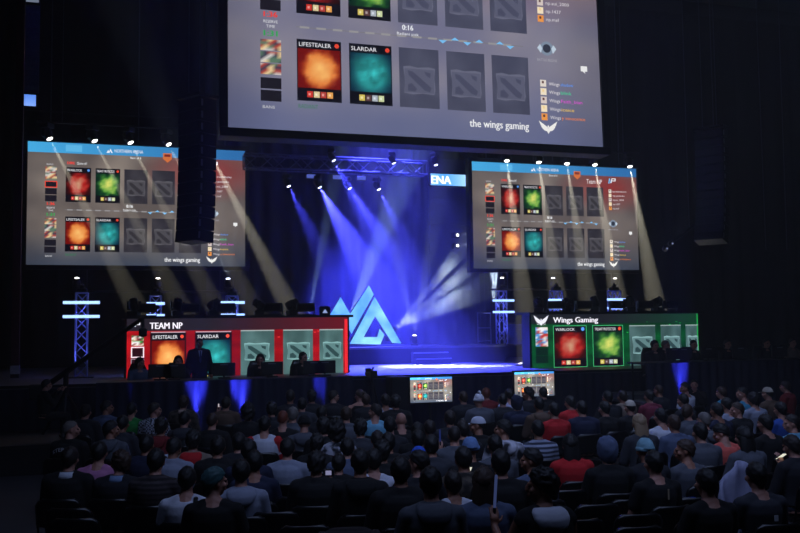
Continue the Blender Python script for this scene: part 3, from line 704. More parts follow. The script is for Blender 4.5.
line_array(197.5, 99.5, 21.6, 12, .285, .78, .5, -.95, -.022, 'tall black line array loudspeaker hanging in front of the left screen')
line_array(711, 130, 22.5, 13, .26, .85, .42, -1.0, -.075, 'dark curved line array loudspeaker hanging right of the right screen')
for k, (u0, u1) in enumerate(((755, 766), (778, 787))):
    A = atY(u0, -20, 24); B = atY(u1, 250, 24)
    cable('rigging_cable', (A.x, 24, 16.9), B, .012, f'thin rigging cable at upper right, {("nearer the line array", "nearer the right edge")[k]}')
A = atY(22, 110, 27.6); B = atY(182, 118, 27.6); B.z = A.z
cable('rigging_pipe', A, B, .018, 'thin horizontal rigging pipe above the left screen', None, DARK)
p = atY(676, 238, 24.5); q = atY(664, 249, 24.5)
o = empty('boom_light', p, 0, 'dim pair of lamps on a dark hanging boom left of right line array bottom', 'stage light')
mb = MB(); mb.tube((.9, 0, .55), (q-p)*.6, .05); mb.build('boom', DARK, o)
mb = MB(); mb.tube((.5, 0, .32), (.5, 0, 16.9-p.z), .012, None, 6); mb.build('hanging_cable', CHAIN, o)
for t in (.55, 1.0):
    mb = MB(); mb.ball((q-p)*t+Vector((0, -.08, 0)), .1); b_ = mb.build('lamp_head', CASE, o)
    mb = MB(); mb.ball((q-p)*t+Vector((0, -.17, 0)), .03, 8); mb.build('lens', emat('dim lens', (140, 150, 190), .8), b_)
# ------------------------------------------------------------------ people
SKIN = [mat('skin light', (182, 130, 112), .55, 0, 30, .06), mat('skin tan', (156, 106, 84), .55, 0, 30, .06), mat('skin brown', (112, 72, 54), .55, 0, 30, .06)]
EYE = mat('eye dark', (30, 24, 24), .2); LIP = mat('lip', (160, 84, 78), .5)
HC = Vector((0, .02, 1.19))                    # seated head centre
NB = Vector((0, -.03, 1.02))                   # neck base
def headrot(yaw, pitch): return Matrix.Rotation(math.radians(yaw), 3, 'Z') @ Matrix.Rotation(math.radians(-pitch), 3, 'X')
def head_parts(mb, R, hc):
    """cranium, jaw, nose, brow, lips, ears; the face looks along +Y before R"""
    def B(c, r): mb.ball(hc+R @ Vector(c), r, 16, R)
    B((0, -.012, .03), (.074, .096, .088)); B((0, .012, -.03), (.062, .078, .085)); B((0, .035, -.075), (.04, .045, .04))
    B((0, .085, .022), (.05, .014, .012)); B((0, .1, -.008), (.011, .018, .026)); B((0, .106, -.026), (.017, .015, .012))
    B((0, .094, -.055), (.024, .012, .007)); B((0, .092, -.067), (.02, .012, .007))
    for s in (-1, 1):
        B((s*.031, .086, .006), (.013, .01, .009)); B((s*.074, -.005, -.005), (.012, .022, .033)); B((s*.045, .06, -.025), (.025, .025, .025))
def hand(mb, wrist, d, up, side):
    """palm, four unequal bent fingers and a thumb leaving the side of the palm near its base"""
    d = Vector(d).normalized(); up = (Vector(up)-d*Vector(up).dot(d)).normalized(); s = d.cross(up)*side
    w = Vector(wrist); pc = w+d*.05
    mb.tube(w, w+d*.05, .024, .03); mb.ball(pc, (.034, .034, .034))
    for k, L in enumerate((.068, .078, .072, .056)):
        a = w+d*.085+s*(.03-.02*k); b = a+d*L*.5-up*.006; c = b+d*L*.42-up*.026
        mb.limb([w+d*.04+s*(.018-.012*k), a, b, c], [.014, .0095, .0085, .0075], 8)
    a = w+d*.025+s*.022; b = a+(d*.6+s*.8).normalized()*.04; c = b+(d*.9+s*.3).normalized()*.032
    mb.limb([a, b, c], [.014, .011, .0085], 8)
def pose(kind):
    """joint positions for a seated or standing figure facing +Y"""
    J = {}
    if kind.startswith('stand'):
        dz = .45
        J['pel'] = Vector((0, 0, .52+dz-.04)); J['hip'] = [Vector((s*.09, 0, .5+dz-.06)) for s in (-1, 1)]
        J['knee'] = [Vector((s*.1, .02, .49)) for s in (-1, 1)]; J['ank'] = [Vector((s*.11, -.02, .09)) for s in (-1, 1)]
    else:
        dz = 0
        J['pel'] = Vector((0, 0, .52)); J['hip'] = [Vector((s*.09, .02, .51)) for s in (-1, 1)]
        J['knee'] = [Vector((s*.13, .43, .5)) for s in (-1, 1)]; J['ank'] = [Vector((s*.13, .42, .09)) for s in (-1, 1)]
    J['dz'] = dz; sh = [Vector((s*.185, -.035, .965+dz)) for s in (-1, 1)]; J['sh'] = sh
    el = [Vector((s*.245, .04, .70+dz)) for s in (-1, 1)]; wr = [Vector((s*.13, .27, .625)) for s in (-1, 1)]; hd = [Vector((-s*.35, .9, -.12)) for s in (-1, 1)]
    if kind == 'stand': wr = [Vector((s*.26, .12, .475+dz)) for s in (-1, 1)]; el = [Vector((s*.25, -.03, .70+dz)) for s in (-1, 1)]; hd = [Vector((0, .2, -1))]*2
    if kind == 'phone' or kind == 'lphone':
        el[1] = Vector((.23, .1, .74+dz)); wr[1] = Vector((.12, .3, .93+dz)); hd[1] = Vector((-.2, .25, 1))
        if kind == 'lphone': el[0] = Vector((-.24, .02, .72+dz)); wr[0] = Vector((-.21, .28, .98+dz)); hd[0] = Vector((.1, .15, 1)); el[1] = Vector((.245, .04, .70)); wr[1] = Vector((.13, .27, .625)); hd[1] = Vector((-.35, .9, -.12))
    if kind == 'wand': el[0] = Vector((-.27, .08, .72)); wr[0] = Vector((-.27, .27, .88)); hd[0] = Vector((.15, .35, .9))
    if kind == 'hip': el[0] = Vector((-.36, -.05, .80+dz)); wr[0] = Vector((-.27, .13, .70+dz)); hd[0] = Vector((.5, .5, -.6)); wr[1] = Vector((.2, .2, .62+dz)); hd[1] = Vector((-.2, .7, -.5)); el[1] = Vector((.26, .0, .72+dz))
    if kind == 'cam': 
        for i, s in enumerate((-1, 1)): el[i] = Vector((s*.25, .08, .78+dz)); wr[i] = Vector((s*.13, .3, 1.05+dz)); hd[i] = Vector((-s*.2, .6, .7))
    J['el'], J['wr'], J['hd'] = el, wr, hd
    return J
def torso_rings(dz, pad=0.0, seat=True, lo=.50):
    p = pad
    rr = [((0, -.02, .48), .165, .125), ((0, -.02, .56), .17, .125), ((0, -.03, .68), .152, .108), ((0, -.04, .80), .165, .115), ((0, -.045, .90), .178, .12), ((0, -.045, .97), .165, .105), ((0, -.04, 1.01), .12, .08), ((0, -.035, 1.035), .075, .065)]
    return [((c[0], c[1], c[2]+dz), a+p, b+p) for c, a, b in rr if c[2] >= lo-.03]
def body_mesh(kind, yaw, pitch):
    J = pose(kind); dz = J['dz']; R = headrot(yaw, pitch); nb = NB+Vector((0, 0, dz)); hc = HC+Vector((0, .0+.0006*max(0, pitch), dz-.0009*max(0, pitch)))
    mb = MB(); mb.loft(torso_rings(dz))
    if kind.startswith('stand'): mb.ball((0, -.01, .95), (.165, .125, .1))
    for i in range(2):
        mb.limb([J['sh'][i], J['el'][i], J['wr'][i]], [.055, .041, .027], 12); mb.ball(J['sh'][i]-Vector((J['sh'][i].x*.25, 0, .0)), (.07, .06, .05))
        hand(mb, J['wr'][i], J['hd'][i], (0, .1, 1) if abs(J['hd'][i].z) < .8 else (0, -1, .1), (1, -1)[i] if not kind.startswith('stand') else (-1, 1)[i])
        mb.limb([J['hip'][i], J['knee'][i], J['ank'][i]], [.088, .058, .038], 14)
        f = J['ank'][i]; mb.limb([f+Vector((0, -.03, -.045)), f+Vector((0, .07, -.055)), f+Vector((0, .14, -.065))], [.036, .036, .024], 10)
    mb.limb([nb, hc+R @ Vector((0, -.02, -.06))], [.062, .054], 14); mb.tube(nb-Vector((0, .0, .03)), nb+Vector((0, 0, .04)), .11, .058); mb.limb([J['sh'][0]*.75+nb*.25, nb+Vector((0, -.005, .015)), J['sh'][1]*.75+nb*.25], [.05, .062, .05], 12)
    head_parts(mb, R, hc)
    me = remeshed(mb, .0085, 1); me.name = 'person body'
    for m_ in (SKIN[0], EYE, LIP): me.materials.append(m_)
    Ri = R.transposed(); co = np.empty(len(me.vertices)*3, np.float32); me.vertices.foreach_get('co', co); co = co.reshape(-1, 3)
    loc = (co-np.array(hc)) @ np.array(Ri).T
    for pl_ in me.polygons:
        c = loc[list(pl_.vertices)].mean(0)
        if c[1] > .06:
            if abs(abs(c[0])-.031) < .012 and abs(c[2]-.006) < .007: pl_.material_index = 1
            elif abs(c[0]) < .024 and abs(c[2]+.061) < .010 and c[1] > .09: pl_.material_index = 2
    return me
def shirt_mesh(kind, style):
    J = pose(kind); dz = J['dz']; pad = {'t': .014, 'l': .018, 'j': .032, 'v': .03, 'k': .008}[style]
    mb = MB(); rr = torso_rings(dz, pad, lo=.52 if not kind.startswith('stand') else .5); mb.loft(rr[:-1])
    for i in range(2):
        s_, e, w_ = J['sh'][i], J['el'][i], J['wr'][i]
        if style == 'k': continue
        mb.ball(s_-Vector((s_.x*.25, 0, 0)), (.075+pad, .065+pad, .052+pad)); mb.limb([s_*.8+(NB+Vector((0, 0, dz)))*.2, s_*.4+(NB+Vector((0, -.006, dz+.0)))*.6], [.05+pad, .062+pad*.7], 12)
        if style == 't': mb.limb([s_, s_+(e-s_)*.6], [.056+pad, .056+pad], 14)
        elif style == 'v': pass
        else: mb.limb([s_, e, e+(w_-e)*.92], [.056+pad, .046+pad, .034+pad*.8], 14)
    if style in 'lj':   # collar
        mb.loft([((0, -.038, 1.0+dz), .105, .088), ((0, -.035, 1.05+dz), .082, .075), ((0, -.03, 1.075+dz), .074, .07)])
    me = remeshed(mb, .014, 3); me.name = 'shirt'; return me
def sleeves_mesh(kind):
    J = pose(kind); mb = MB()
    for i in range(2):
        s_, e, w_ = J['sh'][i], J['el'][i], J['wr'][i]
        mb.ball(s_-Vector((s_.x*.12, 0, 0)), (.085, .084, .07)); mb.limb([s_, e, e+(w_-e)*.9], [.076, .064, .048], 14)
    me = remeshed(mb, .014, 2); me.name = 'sleeves'; return me
def trouser_mesh(kind):
    J = pose(kind); mb = MB(); st = kind.startswith('stand')
    mb.ball((0, -.01, (.53 if not st else .95)), (.185, .145, .1))
    for i in range(2):
        h, k, a = J['hip'][i], J['knee'][i], J['ank'][i]; mb.limb([h, k, k+(a-k)*.93], [.1, .072, .06], 14)
    me = remeshed(mb, .016, 2); me.name = 'trousers'; return me
def shoe_mesh(kind, i):
    a = pose(kind)['ank'][i]; mb = MB()
    mb.limb([a+Vector((0, -.035, -.045)), a+Vector((0, .08, -.05)), a+Vector((0, .15, -.06))], [.044, .044, .03], 12); mb.tube(a+Vector((0, 0, -.04)), a+Vector((0, 0, .02)), .045, .042)
    bmesh.ops.bisect_plane(mb.bm, geom=mb.bm.verts[:]+mb.bm.edges[:]+mb.bm.faces[:], plane_co=(0, 0, .004), plane_no=(0, 0, -1), clear_outer=True)
    return mb.mesh('shoe', None, True)
def cap_shell(f, n=36, m=20, thick=.012, amp=0.0, seed=0, sc=1.0):
    """hair or hat shell around the head; f(az) gives how far down (radians from the crown) it reaches; az 0 = face"""
    mb = MB(); rows = []
    for sgn in (1, 0):
        L = []
        for j in range(m+1):
            r_ = []
            for i in range(n):
                az = 2*PI*i/n; th = f(az)*j/m
                k = 1+(thick*10 if sgn else -.02)*(.75+.25*math.sin(min(1, j/m*1.2)*PI))
                d = Vector((math.sin(th)*math.sin(az), math.sin(th)*math.cos(az), math.cos(th)))
                a = 1+amp*(noise.noise(d*4.5+Vector((seed, 0, 0)))+.22*noise.noise(d*13+Vector((0, seed, 0)))) if sgn else 1
                p = Vector((d.x*.078*k*a*sc, d.y*.1*k*a*sc-.012, d.z*(.1 if d.z > 0 else .13)*k*a*sc+.022))
                r_.append(mb.bm.verts.new(p))
            L.append(r_)
        rows.append(L)
    for L, fl in zip(rows, (False, True)):
        for a, b in zip(L, L[1:]):
            for i in range(n):
                q = (a[i], a[(i+1) % n], b[(i+1) % n], b[i])
                try: mb.bm.faces.new(q if not fl else q[::-1])
                except Exception: pass
    a, b = rows[0][-1], rows[1][-1]
    for i in range(n): mb.bm.faces.new((a[i], a[(i+1) % n], b[(i+1) % n], b[i]))
    bmesh.ops.remove_doubles(mb.bm, verts=mb.bm.verts[:], dist=.0004)
    return mb
def hair_fn(front, side, back):
    def f(az):
        c = math.cos(az)
        return back+(side-back)*(1+c) if c < 0 else side+(front-side)*c**1.3
    return f
HAIR = {}
HAIR['s'] = cap_shell(hair_fn(1.0, 1.62, 2.32), amp=.1, seed=1).mesh('short hair', None, True)
HAIR['t'] = cap_shell(hair_fn(.95, 1.45, 2.15), thick=.006, amp=.04, seed=2).mesh('cropped hair', None, True)
HAIR['m'] = cap_shell(hair_fn(1.05, 1.8, 2.42), thick=.02, amp=.22, seed=3).mesh('shaggy hair', None, True)
HAIR['c'] = cap_shell(hair_fn(1.0, 1.95, 2.4), thick=.045, amp=.4, seed=4, n=36).mesh('curly hair', None, True)
def long_hair():
    mb = cap_shell(hair_fn(.98, 1.8, 2.2), thick=.016, amp=.14, seed=5)
    mb.loft([((0, -.09, -.27), .075, .03), ((0, -.088, -.2), .105, .042), ((0, -.07, -.1), .105, .055), ((0, -.05, -.0), .092, .068), ((0, -.035, .06), .08, .07)], 18)
    return mb.mesh('long hair', None, True)
HAIR['l'] = long_hair()
def bun_hair():
    mb = cap_shell(hair_fn(.98, 1.6, 2.0), thick=.012, amp=.06, seed=6); mb.ball((0, -.135, .05), (.04, .035, .04)); return mb.mesh('tied hair', None, True)
HAIR['u'] = bun_hair()
def beanie():
    mb = cap_shell(lambda az: 1.5, thick=.02, amp=.05, seed=7); 
    mb.lathe([(.088, 0), (.1, .005), (.102, .02), (.1, .04), (.09, .045)], 24, None, (0, -.012, .0)); return mb
HAT = {}
HAT['k'] = beanie().mesh('knit beanie', None, True)
POM = MB(); POM.ball((0, -.04, .155), .034, 12); POM = POM.mesh('pompom', None, True)
BAND = MB(); BAND.lathe([(.101, .03), (.107, .034), (.107, .05), (.1, .054)], 24, None, (0, -.012, .0)); BAND = BAND.mesh('stripe band', None, True)
def bcap():
    mb = cap_shell(lambda az: 1.42, thick=.016); n = 12
    a = [mb.bm.verts.new((.085*math.sin(t), .075+.035*math.cos(t), .035)) for t in [(-1.2+2.4*i/n) for i in range(n+1)]]
    b = [mb.bm.verts.new((.08*math.sin(t), .1+.085*math.cos(t), .02)) for t in [(-1.2+2.4*i/n) for i in range(n+1)]]
    for i in range(n): mb.bm.faces.new((a[i], a[i+1], b[i+1], b[i]))
    return mb
HAT['p'] = bcap().mesh('baseball cap', None, True)
HAT['h'] = cap_shell(hair_fn(.95, 1.9, 2.5), thick=.045, amp=.08, seed=9).mesh('raised hood', None, True)
HOOD = MB()
HOOD.loft([((0, -.19, .9), .05, .02), ((0, -.185, .945), .11, .045), ((0, -.15, 1.0), .14, .075), ((0, -.11, 1.04), .135, .085), ((0, -.08, 1.065), .11, .08)], 20)
HOOD = remeshed(HOOD, .014, 2); HOOD.name = 'hood'
MOP = None
def fabric(name, col, bump=.3): return mat(name+' cloth', col, .9, 0, 9, .18, bump)
def pattern(name, c1, c2, kind, scale):
    key = name+' cloth'
    if key in _mats: return _mats[key]
    m = bpy.data.materials.new(key); m.use_nodes = True; nt = m.node_tree; b = nt.nodes['Principled BSDF']; b.inputs['Roughness'].default_value = .9
    tc = nt.nodes.new('ShaderNodeTexCoord')
    if kind == 'stripe':
        t = nt.nodes.new('ShaderNodeTexWave'); t.bands_direction = 'Z'; t.inputs['Scale'].default_value = scale; t.inputs['Distortion'].default_value = .6; fac = t.outputs['Fac']
    elif kind == 'check':
        t = nt.nodes.new('ShaderNodeTexChecker'); t.inputs['Scale'].default_value = scale; fac = t.outputs['Fac']
    else:
        t = nt.nodes.new('ShaderNodeTexNoise'); t.inputs['Scale'].default_value = scale; fac = t.outputs['Fac']
    r = nt.nodes.new('ShaderNodeValToRGB'); r.color_ramp.elements[0].color = lin(c1)+(1,); r.color_ramp.elements[1].color = lin(c2)+(1,); r.color_ramp.elements[0].position = .42; r.color_ramp.elements[1].position = .58
    nt.links.new(tc.outputs['Object'], t.inputs['Vector']); nt.links.new(fac, r.inputs[0]); nt.links.new(r.outputs[0], b.inputs['Base Color']); _mats[key] = m; return m
HCOL = {'k': mat('black hair', (17, 15, 16), .6, 0, 60, .4), 'b': mat('brown hair', (58, 40, 30), .6, 0, 60, .4), 'd': mat('dark brown hair', (34, 25, 22), .6, 0, 60, .4), 'y': mat('blonde hair', (150, 126, 98), .6, 0, 60, .35), 'r': mat('reddish hair', (110, 52, 32), .6, 0, 60, .35), 'g': mat('grey hair', (104, 98, 94), .6, 0, 60, .35), 'n': mat('teal dyed hair', (44, 84, 88), .6, 0, 60, .3)}
HNAME = {'k': 'black', 'b': 'brown', 'd': 'dark brown', 'y': 'blonde', 'r': 'reddish', 'g': 'grey', 'n': 'teal-tinted'}
_bm, _sm, _tm, _hm, _sl = {}, {}, {}, {}, {}
def get_body(kind, yaw, pitch):
    k = (kind, yaw, pitch)
    if k not in _bm: _bm[k] = body_mesh(*k)
    return _bm[k]
def cached(d, k, fn, *a):
    if k not in d: d[k] = fn(*a)
    return d[k]
TROUS = [fabric('dark jeans', (32, 38, 56)), fabric('black trousers', (20, 20, 24)), fabric('grey trousers', (62, 62, 68))]
SHOE = [mat('black shoe', (22, 22, 24), .5), mat('white shoe', (170, 170, 175), .5)]
def person(loc, rotz, sc, kind, yaw, pitch, skin, hair, hcol, hat, hatm, style, topm, label, group=None, extra=None, tro=0, cat='person', legs=True):
    me = get_body(kind, yaw, pitch); o = new_obj('person', me); o.location = loc; o.rotation_euler = (0, 0, rotz); o.scale = (sc,)*3
    setmat(o, SKIN[skin]); tag(o, label, cat, group); dz = pose(kind)['dz']
    q = new_obj('shirt', cached(_sm, (kind, style), shirt_mesh, kind, style), o)
    if not q.data.materials: q.data.materials.append(topm)
    setmat(q, topm)
    if legs:
        q = new_obj('trousers', cached(_tm, kind, trouser_mesh, kind), o)
        if not q.data.materials: q.data.materials.append(TROUS[0])
        setmat(q, TROUS[tro])
        for i in range(2):
            q = new_obj('shoe', cached(_hm, (kind, i), shoe_mesh, kind, i), o)
            if not q.data.materials: q.data.materials.append(SHOE[0])
            setmat(q, SHOE[0])
    R = headrot(yaw, pitch).to_euler(); hc = HC+Vector((0, .0006*max(0, pitch), dz-.0009*max(0, pitch)))
    def headpiece(name, me_, m_, par=o):
        q = new_obj(name, me_, par)
        if not me_.materials: me_.materials.append(m_)
        setmat(q, m_)
        if par is o: q.location = hc; q.rotation_euler = R
        return q
    if hair and hair != 'z': headpiece('hair', HAIR[hair], HCOL[hcol])
    if hat:
        hq = headpiece({'k': 'beanie', 'p': 'cap', 'h': 'raised_hood'}[hat], HAT[hat], hatm)
        if extra == 'pom': headpiece('pompom', POM, hatm, hq)
        if extra == 'band': headpiece('stripe_band', BAND, mat('white red band', (200, 190, 195), .9), hq)
    def piece(name, me_, m_):
        q = new_obj(name, me_, o)
        if not me_.materials: me_.materials.append(m_)
        setmat(q, m_); q.location = (0, 0, dz); return q
    if isinstance(extra, tuple) and extra[0] == 'hood': piece('hood', HOOD, extra[1])
    if isinstance(extra, tuple) and extra[0] == 'sleeves':
        piece('sleeves', cached(_sl, kind, sleeves_mesh, kind), extra[1])
    return o
# ------------------------------------------------------------------ the crowd
FB = {'blk': (16, 16, 19), 'dk': (30, 31, 38), 'nvy': (30, 36, 62), 'gry': (84, 88, 98), 'dgr': (52, 54, 62), 'wht': (205, 208, 222), 'lgr': (140, 146, 165), 'red': (190, 28, 34), 'grn': (38, 150, 66), 'brn': (92, 72, 58), 'tan': (128, 112, 98), 'teal': (52, 140, 172), 'lbl': (112, 176, 205), 'blu': (46, 84, 168), 'pnk': (196, 128, 172), 'mar': (124, 44, 62), 'sal': (222, 98, 86), 'bgr': (84, 96, 124), 'drd': (120, 30, 34), 'lil': (176, 178, 210)}
FN = {'blk': 'black', 'dk': 'dark', 'nvy': 'navy', 'gry': 'grey', 'dgr': 'dark grey', 'wht': 'white', 'lgr': 'light grey', 'red': 'red', 'grn': 'green', 'brn': 'brown', 'tan': 'tan', 'teal': 'teal blue', 'lbl': 'light blue', 'blu': 'blue', 'pnk': 'pink', 'mar': 'maroon', 'sal': 'salmon', 'bgr': 'blue-grey', 'drd': 'dark red', 'lil': 'pale lilac'}
def fab(k):
    if k == 'STR': return pattern('grey stripe', (58, 62, 76), (150, 156, 178), 'stripe', 5.5)
    if k == 'CHK': return pattern('pale check', (36, 38, 48), (190, 195, 210), 'check', 34)
    if k == 'CAM': return pattern('mottled brown', (40, 36, 34), (84, 74, 64), 'noise', 14)
    if k == 'PAT': return pattern('black and white figure', (30, 30, 36), (170, 170, 182), 'noise', 11)
    if k == 'BW': return pattern('bold black and white', (24, 24, 30), (205, 205, 218), 'noise', 5)
    if k == 'DST': return pattern('dark stripe', (34, 28, 30), (62, 54, 56), 'stripe', 7)
    return fabric(FN[k], FB[k])
STN = {'t': 'T-shirt', 'l': 'top', 'j': 'jacket', 'h': 'hoodie'}
